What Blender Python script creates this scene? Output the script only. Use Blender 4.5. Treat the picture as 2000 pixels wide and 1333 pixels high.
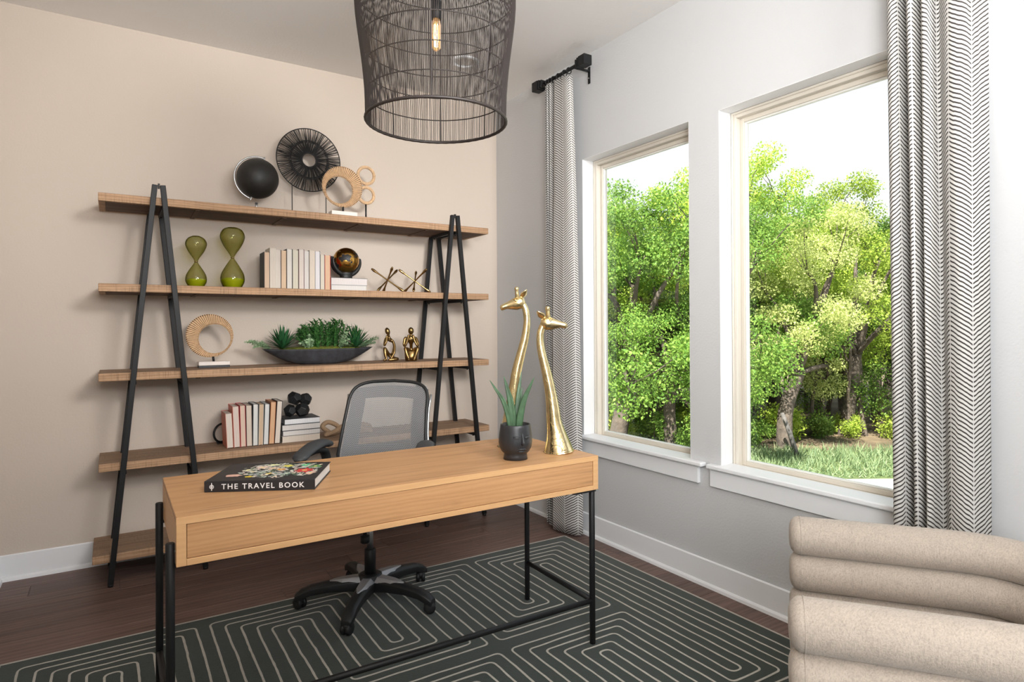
import bpy, bmesh, math, random
import numpy as np
from mathutils import Vector, Matrix, noise
from math import sin, cos, pi, radians, sqrt, atan2, acos

for o in list(bpy.data.objects):
    bpy.data.objects.remove(o)
SC = bpy.context.scene
COL = SC.collection
random.seed(7)

def lin(c):
    """sRGB 0-255 -> linear rgba"""
    out = []
    for v in c:
        v = v / 255.0
        out.append(v / 12.92 if v <= 0.04045 else ((v + 0.055) / 1.055) ** 2.4)
    return (*out, 1.0)

# ------------------------------------------------------------------ camera
CAM = Vector((-2.5645, -4.2449, 1.33))
YAW, PITCH, ROLL = 0.567067, 0.004625, -0.00508
FW = Vector((sin(YAW) * cos(PITCH), cos(YAW) * cos(PITCH), sin(PITCH)))
R0 = Vector((cos(YAW), -sin(YAW), 0))
U0 = R0.cross(FW)
R1 = R0 * cos(ROLL) + U0 * sin(ROLL)
U1 = -R0 * sin(ROLL) + U0 * cos(ROLL)
cd = bpy.data.cameras.new('camera')
cam = bpy.data.objects.new('camera', cd)
COL.objects.link(cam)
cam.matrix_world = Matrix((
    (R1.x, U1.x, -FW.x, CAM.x), (R1.y, U1.y, -FW.y, CAM.y), (R1.z, U1.z, -FW.z, CAM.z), (0, 0, 0, 1)))
cd.sensor_width = 36.0
cd.lens = 36.0 * 1223.28 / 2000.0
cd.shift_y = -(666.5 - 633.12) / 2000.0
cd.clip_start = 0.05
cd.clip_end = 300
SC.camera = cam

# ------------------------------------------------------------------ world, sun, lamps, exposure
SC.view_settings.view_transform = 'Standard'
SC.view_settings.look = 'None'
SC.view_settings.gamma = 1.0
SC.view_settings.use_curve_mapping = False
SC.view_settings.exposure = 0.0

W = bpy.data.worlds.new('hazy_sky')
SC.world = W
W.use_nodes = True
nt = W.node_tree
nt.nodes.clear()
wo = nt.nodes.new('ShaderNodeOutputWorld')
bg = nt.nodes.new('ShaderNodeBackground')
tcw = nt.nodes.new('ShaderNodeTexCoord')
sepw = nt.nodes.new('ShaderNodeSeparateXYZ')
rampw = nt.nodes.new('ShaderNodeValToRGB')
nt.links.new(tcw.outputs['Generated'], sepw.inputs[0])
nt.links.new(sepw.outputs['Z'], rampw.inputs[0])
nt.links.new(rampw.outputs[0], bg.inputs['Color'])
nt.links.new(bg.outputs[0], wo.inputs[0])
rampw.color_ramp.elements[0].position = 0.0
rampw.color_ramp.elements[0].color = (0.965, 0.98, 1.0, 1)
rampw.color_ramp.elements[1].position = 0.9
rampw.color_ramp.elements[1].color = (0.62, 0.78, 1.0, 1)
bg.inputs['Strength'].default_value = 1.4

def sun_dir(obj, d):
    obj.rotation_euler = Vector(d).to_track_quat('-Z', 'Y').to_euler()

sd = bpy.data.lights.new('sun', 'SUN')
sd.energy = 14.5
sd.angle = radians(0.6)
sd.color = (1.0, 0.95, 0.86)
sun = bpy.data.objects.new('sun', sd)
COL.objects.link(sun)
sun_dir(sun, (0.60, 0.34, -0.72))

def area(name, loc, to, w, h, power, color):
    d = bpy.data.lights.new(name, 'AREA')
    d.shape = 'RECTANGLE'
    d.size, d.size_y = w, h
    d.energy = power
    d.color = color
    o = bpy.data.objects.new(name, d)
    COL.objects.link(o)
    o.location = loc
    sun_dir(o, Vector(to) - Vector(loc))
    return o

k_ = area('key_lamp', (-0.98, -5.15, 2.75), (-1.02, 0.0, 2.27), 1.0, 0.6, 27, (1.0, 0.985, 0.965))
k_.data.spread = radians(72)
s_ = area('side_fill', (-2.98, -4.62, 1.75), (0.0, -2.3, 1.35), 1.0, 1.0, 5, (0.93, 0.97, 1.0))  # unseen cool fill added to brighten the window wall
s_.data.spread = radians(100)
area('bounce_fill', (-2.25, -4.5, 1.95), (-2.1, -3.6, 3.07), 0.9, 0.9, 86, (0.975, 0.985, 1.0))  # unseen fill pointing up, added to lighten the ceiling
f_ = area('low_fill', (-2.3, -5.35, 1.5), (0.0, -3.2, 0.9), 1.2, 1.2, 18, (0.97, 0.985, 1.0))  # unseen fill added behind the camera for the lower right wall
f_.data.spread = radians(80)
for y0, y1 in ((-1.075, -1.964), (-2.158, -3.047)):      # sky portals in the two window openings
    a = area('window_portal', (0.19, (y0 + y1) / 2, 1.52), (-3, (y0 + y1) / 2, 1.52), y0 - y1, 1.78, 1, (1, 1, 1))
    a.data.cycles.is_portal = True

# ------------------------------------------------------------------ material helpers
def mat(name):
    m = bpy.data.materials.new(name)
    m.use_nodes = True
    t = m.node_tree
    t.nodes.clear()
    return m, t

def N(t, typ, **kw):
    n = t.nodes.new('ShaderNode' + typ)
    for k, v in kw.items():
        if k.startswith('in_'):
            key = k[3:].replace('_', ' ')
            n.inputs[key].default_value = v
        else:
            setattr(n, k, v)
    return n

def L(t, a, b):
    t.links.new(a, b)

def coords(t, scale=(1, 1, 1), kind='Object', rot=(0, 0, 0)):
    tc = N(t, 'TexCoord')
    mp = N(t, 'Mapping')
    mp.inputs['Scale'].default_value = scale
    mp.inputs['Rotation'].default_value = rot
    L(t, tc.outputs[kind], mp.inputs[0])
    return mp.outputs[0]

def ramp(t, src, stops):
    r = N(t, 'ValToRGB')
    els = r.color_ramp.elements
    while len(els) < len(stops):
        els.new(0.5)
    for e, (p, c) in zip(els, stops):
        e.position = p
        e.color = c
    L(t, src, r.inputs[0])
    return r.outputs[0]

def noise_tex(t, vec, scale, detail=3, rough=0.55):
    n = N(t, 'TexNoise')
    n.inputs['Scale'].default_value = scale
    n.inputs['Detail'].default_value = detail
    n.inputs['Roughness'].default_value = rough
    if vec is not None:
        L(t, vec, n.inputs['Vector'])
    return n.outputs['Fac']

def mixrgb(t, fac, a, b, mode='MIX'):
    m = N(t, 'MixRGB', blend_type=mode)
    for i, v in enumerate((fac, a, b)):
        if hasattr(v, 'is_output'):
            L(t, v, m.inputs[i])
        else:
            m.inputs[i].default_value = v
    return m.outputs[0]

def math_(t, op, a, b=None):
    m = N(t, 'Math', operation=op)
    for i, v in enumerate((a, b)):
        if v is None:
            continue
        if hasattr(v, 'is_output'):
            L(t, v, m.inputs[i])
        else:
            m.inputs[i].default_value = v
    return m.outputs[0]

def bump(t, h, strength, dist):
    b = N(t, 'Bump')
    b.inputs['Strength'].default_value = strength
    b.inputs['Distance'].default_value = dist
    L(t, h, b.inputs['Height'])
    return b.outputs[0]

def finish(m, t, color, rough=0.5, metal=0.0, normal=None, spec=0.5, sheen=0.0):
    p = N(t, 'BsdfPrincipled')
    for key, v in (('Base Color', color), ('Roughness', rough)):
        if hasattr(v, 'is_output'):
            L(t, v, p.inputs[key])
        else:
            p.inputs[key].default_value = v
    p.inputs['Metallic'].default_value = metal
    p.inputs['Specular IOR Level'].default_value = spec
    if sheen:
        p.inputs['Sheen Weight'].default_value = sheen
    if normal is not None:
        L(t, normal, p.inputs['Normal'])
    o = N(t, 'OutputMaterial')
    L(t, p.outputs[0], o.inputs[0])
    return p

def simple(name, rgb, rough=0.5, metal=0.0, var=0.0, vscale=20, bmp=0.0, bscale=200, spec=0.5, sheen=0.0, bdist=0.002):
    m, t = mat(name)
    c = lin(rgb)
    vec = coords(t)
    col = c
    if var:
        f = noise_tex(t, vec, vscale, 4)
        dark = tuple(x * (1 - var) for x in c[:3]) + (1,)
        lite = tuple(min(1, x * (1 + var)) for x in c[:3]) + (1,)
        col = ramp(t, f, [(0.3, dark), (0.7, lite)])
    nrm = None
    if bmp:
        nrm = bump(t, noise_tex(t, vec, bscale, 3), bmp, bdist)
    finish(m, t, col, rough, metal, nrm, spec, sheen)
    return m

M = {}
M['wall_back'] = simple('beige_wall_paint', (207, 194, 181), 0.75, bmp=0.35, bscale=95, bdist=0.004, spec=0.25)
M['wall'] = simple('wall_paint', (205, 206, 207), 0.75, bmp=0.35, bscale=95, bdist=0.004, spec=0.25)
M['ceiling'] = simple('ceiling_paint', (240, 238, 235), 0.85, bmp=0.28, bscale=70, bdist=0.005, spec=0.2)
M['trim'] = simple('white_trim_paint', (238, 240, 242), 0.35, spec=0.4)
M['reveal'] = simple('white_reveal_paint', (235, 235, 235), 0.55, bmp=0.15, bscale=95, spec=0.3)
M['vinyl'] = simple('almond_vinyl', (220, 213, 200), 0.6, spec=0.25)
M['bead'] = simple('white_glazing_bead', (238, 238, 232), 0.4)
M['black_metal'] = simple('matte_black_metal', (25, 25, 26), 0.5, bmp=0.1, bscale=400, spec=0.32)
M['black_plastic'] = simple('black_plastic', (27, 28, 29), 0.5, bmp=0.15, bscale=500)
M['arm_pad'] = simple('dark_grey_arm_pad', (62, 64, 66), 0.55, spec=0.4)
M['silver'] = simple('silver_metal', (176, 176, 176), 0.28, metal=0.85)
M['grey_metal'] = simple('brushed_grey_metal', (168, 168, 170), 0.42, metal=0.55)
M['gold'] = simple('polished_gold', (232, 212, 164), 0.24, metal=1.0, var=0.18, vscale=26, bmp=0.25, bscale=45, bdist=0.004)
M['gold_mark'] = simple('gold_relief_marking', (196, 172, 116), 0.3, metal=1.0)
M['bronze'] = simple('antique_bronze', (150, 122, 78), 0.33, metal=1.0, var=0.3, vscale=30)
M['brass'] = simple('aged_brass', (176, 146, 98), 0.25, metal=1.0)
M['rattan'] = simple('natural_rattan', (220, 186, 148), 0.6, var=0.14, vscale=40)
M['rattan_dark'] = simple('rattan_core', (98, 66, 42), 0.8)
M['marble'] = simple('white_marble', (224, 214, 206), 0.35, var=0.06)
M['black_stone'] = simple('black_stone', (44, 45, 48), 0.4)
M['fibre'] = simple('black_seagrass_fibre', (26, 25, 25), 0.8, var=0.4, vscale=60)
M['globe_black'] = simple('black_leathery_globe', (28, 27, 25), 0.55, var=0.3, vscale=22, bmp=0.3, bscale=60)
M['bowl'] = simple('black_textured_stoneware', (50, 50, 54), 0.75, var=0.4, vscale=24, bmp=0.4, bscale=60)
M['pot'] = simple('matte_black_ceramic', (42, 43, 46), 0.38, spec=0.5)
M['soil'] = simple('dark_potting_soil', (40, 32, 26), 0.95, bmp=0.8, bscale=200)
M['moss'] = simple('yellow_green_moss', (112, 118, 38), 0.95, var=0.45, vscale=70, bmp=0.9, bscale=220, bdist=0.006)
M['rope'] = simple('beige_rope', (160, 132, 104), 0.9, var=0.2, vscale=200, bmp=0.6, bscale=300)
M['page'] = simple('paper_pages', (232, 222, 208), 0.85)
M['pod'] = simple('pendant_wire', (40, 32, 29), 0.5)
M['bin'] = simple('dark_interior', (20, 20, 20), 0.8)

def wood(name, c0, c1, c2, along='x', scale=6.0, rough=0.5, saw=0.0, rnd=0.0, knots=False, spec=0.35):
    """Grain running along the named object axis; optional cross-saw marks; optional per-object tint."""
    m, t = mat(name)
    k = {'x': (0.7, 9, 9), 'y': (9, 0.7, 9), 'z': (9, 9, 0.7)}[along]
    vec = coords(t, k)
    if rnd:
        oi = N(t, 'ObjectInfo')
        add = N(t, 'VectorMath', operation='ADD')
        cmb = N(t, 'CombineXYZ')
        mu = math_(t, 'MULTIPLY', oi.outputs['Random'], 37.0)
        for i in range(3):
            L(t, mu, cmb.inputs[i])
        L(t, vec, add.inputs[0])
        L(t, cmb.outputs[0], add.inputs[1])
        vec = add.outputs[0]
    big = noise_tex(t, vec, scale * 0.45, 5, 0.6)
    wv = N(t, 'TexWave', wave_type='RINGS', rings_direction={'x': 'X', 'y': 'Y', 'z': 'Z'}[along])
    L(t, vec, wv.inputs['Vector'])
    wv.inputs['Scale'].default_value = scale * 0.32
    wv.inputs['Distortion'].default_value = 10.0
    wv.inputs['Detail'].default_value = 3
    wv.inputs['Detail Scale'].default_value = 0.9
    f = mixrgb(t, 0.28, big, wv.outputs['Fac'])
    fine = noise_tex(t, vec, scale * 6, 3, 0.7)
    f2 = mixrgb(t, 0.3, f, fine)
    col = ramp(t, f2, [(0.22, lin(c0)), (0.5, lin(c1)), (0.78, lin(c2))])
    hgt = fine
    if saw:
        sv = coords(t, (330, 26, 9))
        sn = noise_tex(t, sv, 0.55, 4, 0.7)
        pv = noise_tex(t, coords(t, (5, 9, 20)), 1.3, 3)
        sm = ramp(t, math_(t, 'MULTIPLY', sn, math_(t, 'ADD', pv, 0.5)), [(0.50, (0, 0, 0, 1)), (0.68, (1, 1, 1, 1))])
        fac = math_(t, 'MULTIPLY', sm, saw)
        col = mixrgb(t, fac, col, tuple(x * 0.45 for x in lin(c0)[:3]) + (1,))
        hgt = sn
        geo = N(t, 'NewGeometry')       # flat faces keep a darker, greyer unsanded finish than the cut edges
        gz = N(t, 'SeparateXYZ')
        L(t, geo.outputs['True Normal'], gz.inputs[0])
        flat = math_(t, 'GREATER_THAN', gz.outputs['Z'], 0.7)
        col = mixrgb(t, math_(t, 'MULTIPLY', flat, 0.55), col, lin((112, 94, 80)))
    if knots:
        vo = N(t, 'TexVoronoi')
        L(t, coords(t, (1.1, 2.4, 2.4)), vo.inputs['Vector'])
        vo.inputs['Scale'].default_value = 2.3
        kn = ramp(t, vo.outputs['Distance'], [(0.0, (1, 1, 1, 1)), (0.15, (0, 0, 0, 1))])
        stv = noise_tex(t, coords(t, (1.3, 34, 34)), 1.0, 2, 0.5)
        col = mixrgb(t, math_(t, 'MULTIPLY', ramp(t, stv, [(0.585, (0, 0, 0, 1)), (0.68, (1, 1, 1, 1))]), 0.45), col, tuple(x * 0.45 for x in lin(c0)[:3]) + (1,))
        col = mixrgb(t, math_(t, 'MULTIPLY', kn, 0.75), col, tuple(x * 0.35 for x in lin(c0)[:3]) + (1,))
    if rnd:
        hv = N(t, 'HueSaturation')
        mr = N(t, 'MapRange')
        L(t, oi.outputs['Random'], mr.inputs[0])
        mr.inputs[3].default_value = 1 - rnd
        mr.inputs[4].default_value = 1 + rnd
        L(t, mr.outputs[0], hv.inputs['Value'])
        L(t, col, hv.inputs['Color'])
        col = hv.outputs[0]
    finish(m, t, col, rough, 0, bump(t, hgt, 0.15, 0.001), spec)
    return m

M['floor'] = wood('dark_walnut_floor', (84, 65, 58), (110, 88, 80), (130, 106, 96), 'x', 5, 0.40, rnd=0.16, knots=True, spec=0.22)
M['desk'] = wood('light_oak_veneer', (176, 132, 90), (192, 147, 103), (202, 157, 113), 'x', 5, 0.42, knots=True)
M['desk_front'] = wood('oak_veneer_front', (180, 134, 92), (196, 149, 104), (206, 160, 115), 'x', 8, 0.45, knots=True)
M['desk_edge'] = wood('oak_edge_banding', (206, 160, 112), (214, 169, 120), (218, 174, 126), 'x', 6, 0.42)
M['shelf'] = wood('distressed_wood_shelf', (140, 108, 80), (176, 140, 108), (200, 166, 134), 'x', 7, 0.7, saw=0.42)
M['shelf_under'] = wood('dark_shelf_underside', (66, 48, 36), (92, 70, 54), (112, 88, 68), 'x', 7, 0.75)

def m_cloth(name, rgb, s=420, bstr=0.6):
    m, t = mat(name)
    v1 = coords(t)
    a = noise_tex(t, coords(t, (0.25, 1, 1)), s, 2, 0.7)
    b = noise_tex(t, coords(t, (1, 1, 0.25)), s, 2, 0.7)
    big = noise_tex(t, v1, 30, 3)
    f = mixrgb(t, 0.5, a, b)
    c = lin(rgb)
    col = ramp(t, f, [(0.32, tuple(x * 0.72 for x in c[:3]) + (1,)), (0.55, c), (0.75, tuple(min(1, x * 1.1) for x in c[:3]) + (1,))])
    col = mixrgb(t, 0.12, col, big, 'OVERLAY')
    finish(m, t, col, 0.92, 0, bump(t, f, bstr, 0.004), 0.15, 0.25)
    return m
M['boucle'] = m_cloth('cream_boucle', (184, 172, 159), 260, 0.8)
M['rug'] = m_cloth('dark_green_rug_pile', (47, 57, 51), 330, 0.5)
M['rug_line'] = m_cloth('pale_rug_yarn', (186, 180, 170), 330, 0.4)
M['seat_cloth'] = m_cloth('charcoal_seat_cloth', (46, 47, 50), 500, 0.4)

def m_herringbone():
    m, t = mat('herringbone_curtain_cloth')
    uv = N(t, 'UVMap')
    sx = N(t, 'SeparateXYZ')
    L(t, uv.outputs[0], sx.inputs[0])
    wob = noise_tex(t, uv.outputs[0], 3.2, 1)
    # u in column units, v in metres
    tri = math_(t, 'PINGPONG', sx.outputs[0], 1.0)
    v = math_(t, 'ADD', sx.outputs[1], math_(t, 'MULTIPLY', tri, 0.054))
    v = math_(t, 'ADD', v, math_(t, 'MULTIPLY', wob, 0.010))
    ph = math_(t, 'FRACT', math_(t, 'DIVIDE', v, 0.0158))
    d = math_(t, 'ABSOLUTE', math_(t, 'SUBTRACT', ph, 0.5))
    stripe = math_(t, 'LESS_THAN', d, 0.19)
    edge = math_(t, 'ABSOLUTE', math_(t, 'SUBTRACT', math_(t, 'FRACT', sx.outputs[0]), 0.5))
    notseam = math_(t, 'LESS_THAN', edge, 0.475)
    f = math_(t, 'MULTIPLY', stripe, notseam)
    col = mixrgb(t, f, lin((212, 210, 206)), lin((74, 69, 67)))
    p = N(t, 'BsdfPrincipled')
    L(t, col, p.inputs['Base Color'])
    p.inputs['Roughness'].default_value = 0.9
    p.inputs['Specular IOR Level'].default_value = 0.1
    tr = N(t, 'BsdfTranslucent')
    L(t, col, tr.inputs[0])
    mx = N(t, 'MixShader')
    mx.inputs[0].default_value = 0.12
    L(t, p.outputs[0], mx.inputs[1])
    L(t, tr.outputs[0], mx.inputs[2])
    o = N(t, 'OutputMaterial')
    L(t, mx.outputs[0], o.inputs[0])
    return m
M['curtain'] = m_herringbone()

def m_pane():
    m, t = mat('window_glass')
    tr = N(t, 'BsdfTransparent')
    tr.inputs[0].default_value = (0.97, 0.985, 0.98, 1)
    gl = N(t, 'BsdfGlossy')
    gl.inputs['Roughness'].default_value = 0.0
    fr = N(t, 'Fresnel')
    fr.inputs[0].default_value = 1.2
    mx = N(t, 'MixShader')
    L(t, fr.outputs[0], mx.inputs[0])
    L(t, tr.outputs[0], mx.inputs[1])
    L(t, gl.outputs[0], mx.inputs[2])
    o = N(t, 'OutputMaterial')
    L(t, mx.outputs[0], o.inputs[0])
    return m
M['glass'] = m_pane()

def m_green_glass():
    m, t = mat('olive_green_glass')
    tr = N(t, 'BsdfTransparent')
    gl = N(t, 'BsdfGlossy')
    gl.inputs['Roughness'].default_value = 0.03
    lw = N(t, 'LayerWeight')
    fr = N(t, 'Math', operation='MULTIPLY_ADD')
    L(t, math_(t, 'POWER', lw.outputs['Facing'], 3.0), fr.inputs[0])
    fr.inputs[1].default_value = 0.30
    fr.inputs[2].default_value = 0.035
    mx = N(t, 'MixShader')
    L(t, fr.outputs[0], mx.inputs[0])
    L(t, tr.outputs[0], mx.inputs[1])
    L(t, gl.outputs[0], mx.inputs[2])
    va = N(t, 'VolumeAbsorption')
    va.inputs['Color'].default_value = (0.60, 0.60, 0.0, 1)
    va.inputs['Density'].default_value = 190.0
    o = N(t, 'OutputMaterial')
    L(t, mx.outputs[0], o.inputs['Surface'])
    L(t, va.outputs[0], o.inputs['Volume'])
    return m
M['green_glass'] = m_green_glass()
M['sand'] = simple('lime_green_sand', (190, 200, 20), 0.9, bmp=0.2, bscale=500)

def m_bulb_glass():
    m, t = mat('clear_bulb_glass')
    tr = N(t, 'BsdfTransparent')
    tr.inputs[0].default_value = (1.0, 0.93, 0.8, 1)
    gl = N(t, 'BsdfGlossy')
    gl.inputs['Roughness'].default_value = 0.02
    fr = N(t, 'Fresnel')
    fr.inputs[0].default_value = 1.3
    mx = N(t, 'MixShader')
    L(t, fr.outputs[0], mx.inputs[0]); L(t, tr.outputs[0], mx.inputs[1]); L(t, gl.outputs[0], mx.inputs[2])
    em = N(t, 'Emission'); em.inputs[0].default_value = (1.0, 0.50, 0.16, 1); em.inputs[1].default_value = 0.55     # the lit bulb glows
    ad = N(t, 'AddShader'); L(t, mx.outputs[0], ad.inputs[0]); L(t, em.outputs[0], ad.inputs[1])
    o = N(t, 'OutputMaterial'); L(t, ad.outputs[0], o.inputs[0])
    return m
M['bulb_glass'] = m_bulb_glass()

def m_emit(name, rgb, s):
    m, t = mat(name)
    e = N(t, 'Emission')
    e.inputs[0].default_value = rgb
    e.inputs[1].default_value = s
    o = N(t, 'OutputMaterial'); L(t, e.outputs[0], o.inputs[0])
    return m
M['filament'] = m_emit('glowing_filament', (1.0, 0.60, 0.20, 1), 34)

def m_mesh(name, holes, rgb):
    """woven office-chair mesh: rows of tiny openings"""
    m, t = mat(name)
    tc = N(t, 'UVMap')
    sx = N(t, 'SeparateXYZ')
    L(t, tc.outputs[0], sx.inputs[0])
    row = math_(t, 'DIVIDE', sx.outputs[1], 0.0052)
    par = math_(t, 'MULTIPLY', math_(t, 'FLOOR', row), 0.37)
    col = math_(t, 'FRACT', math_(t, 'ADD', math_(t, 'DIVIDE', sx.outputs[0], 0.011), par))
    rr = math_(t, 'FRACT', row)
    a = math_(t, 'LESS_THAN', math_(t, 'ABSOLUTE', math_(t, 'SUBTRACT', rr, 0.5)), 0.27)
    b = math_(t, 'LESS_THAN', math_(t, 'ABSOLUTE', math_(t, 'SUBTRACT', col, 0.5)), 0.40)
    hole = math_(t, 'MULTIPLY', math_(t, 'MULTIPLY', a, b), holes)
    p = N(t, 'BsdfPrincipled')
    p.inputs['Base Color'].default_value = lin(rgb)
    p.inputs['Roughness'].default_value = 0.6
    tr = N(t, 'BsdfTransparent')
    mx = N(t, 'MixShader')
    L(t, hole, mx.inputs[0]); L(t, p.outputs[0], mx.inputs[1]); L(t, tr.outputs[0], mx.inputs[2])
    o = N(t, 'OutputMaterial'); L(t, mx.outputs[0], o.inputs[0])
    return m
M['mesh'] = m_mesh('grey_chair_mesh', 0.9, (142, 143, 145))
M['mesh_back'] = m_mesh('dark_chair_mesh_backing', 0.25, (82, 83, 86))

def m_leaf(name, rgb, rgb2, trans=0.42, rough=0.5, spec=0.3):
    m, t = mat(name)
    oi = N(t, 'ObjectInfo')
    geo = N(t, 'NewGeometry')
    f = geo.outputs['Random Per Island']
    col = mixrgb(t, f, lin(rgb), lin(rgb2))
    hs = N(t, 'HueSaturation')
    mr = N(t, 'MapRange')
    L(t, oi.outputs['Random'], mr.inputs[0])
    mr.inputs[3].default_value = 0.88
    mr.inputs[4].default_value = 1.4
    L(t, mr.outputs[0], hs.inputs['Value'])
    L(t, col, hs.inputs['Color'])
    p = N(t, 'BsdfPrincipled')
    L(t, hs.outputs[0], p.inputs['Base Color'])
    p.inputs['Roughness'].default_value = rough
    p.inputs['Specular IOR Level'].default_value = spec
    tr = N(t, 'BsdfTranslucent')
    L(t, hs.outputs[0], tr.inputs[0])
    mx = N(t, 'MixShader')
    mx.inputs[0].default_value = trans
    L(t, p.outputs[0], mx.inputs[1]); L(t, tr.outputs[0], mx.inputs[2])
    o = N(t, 'OutputMaterial'); L(t, mx.outputs[0], o.inputs[0])
    return m
M['leaf_bright'] = m_leaf('bright_oak_leaves', (132, 160, 56), (184, 200, 88))
M['leaf_pale'] = m_leaf('pale_olive_leaves', (168, 180, 104), (204, 210, 138))
M['leaf_deep'] = m_leaf('deep_green_leaves', (92, 130, 54), (140, 168, 76))
M['grass'] = m_leaf('lawn_grass_blades', (84, 108, 72), (150, 164, 122), 0.3)
M['bark'] = simple('grey_brown_bark', (92, 82, 74), 0.95, var=0.4, vscale=7, bmp=0.8, bscale=14, bdist=0.03)
M['bark_pale'] = simple('pale_weathered_wood', (98, 94, 92), 0.9, var=0.25, vscale=9)
M['ground'] = simple('leaf_litter_ground', (112, 96, 76), 0.95, var=0.45, vscale=1.6, bmp=0.5, bscale=8, bdist=0.05)
M['lawn'] = simple('lawn_soil', (98, 112, 66), 0.95, var=0.3, vscale=3)
M['pavement'] = simple('pale_concrete_pavement', (214, 206, 196), 0.9, var=0.06, vscale=3)
M['fern'] = m_leaf('glossy_fern_leaves', (40, 88, 42), (92, 140, 74), 0.1, 0.4, 0.4)
M['rosette'] = m_leaf('dark_green_sword_leaves', (28, 70, 46), (56, 108, 62), 0.08, 0.4, 0.4)
M['pale_sprig'] = m_leaf('dusty_pale_leaves', (132, 162, 122), (176, 198, 160), 0.15, 0.7, 0.2)
M['aloe'] = simple('grey_green_aloe_skin', (66, 96, 66), 0.42, var=0.3, vscale=30)
M['white_ink'] = simple('white_print', (236, 236, 236), 0.5)
M['book_black'] = simple('black_book_cover', (36, 36, 40), 0.4)
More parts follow.
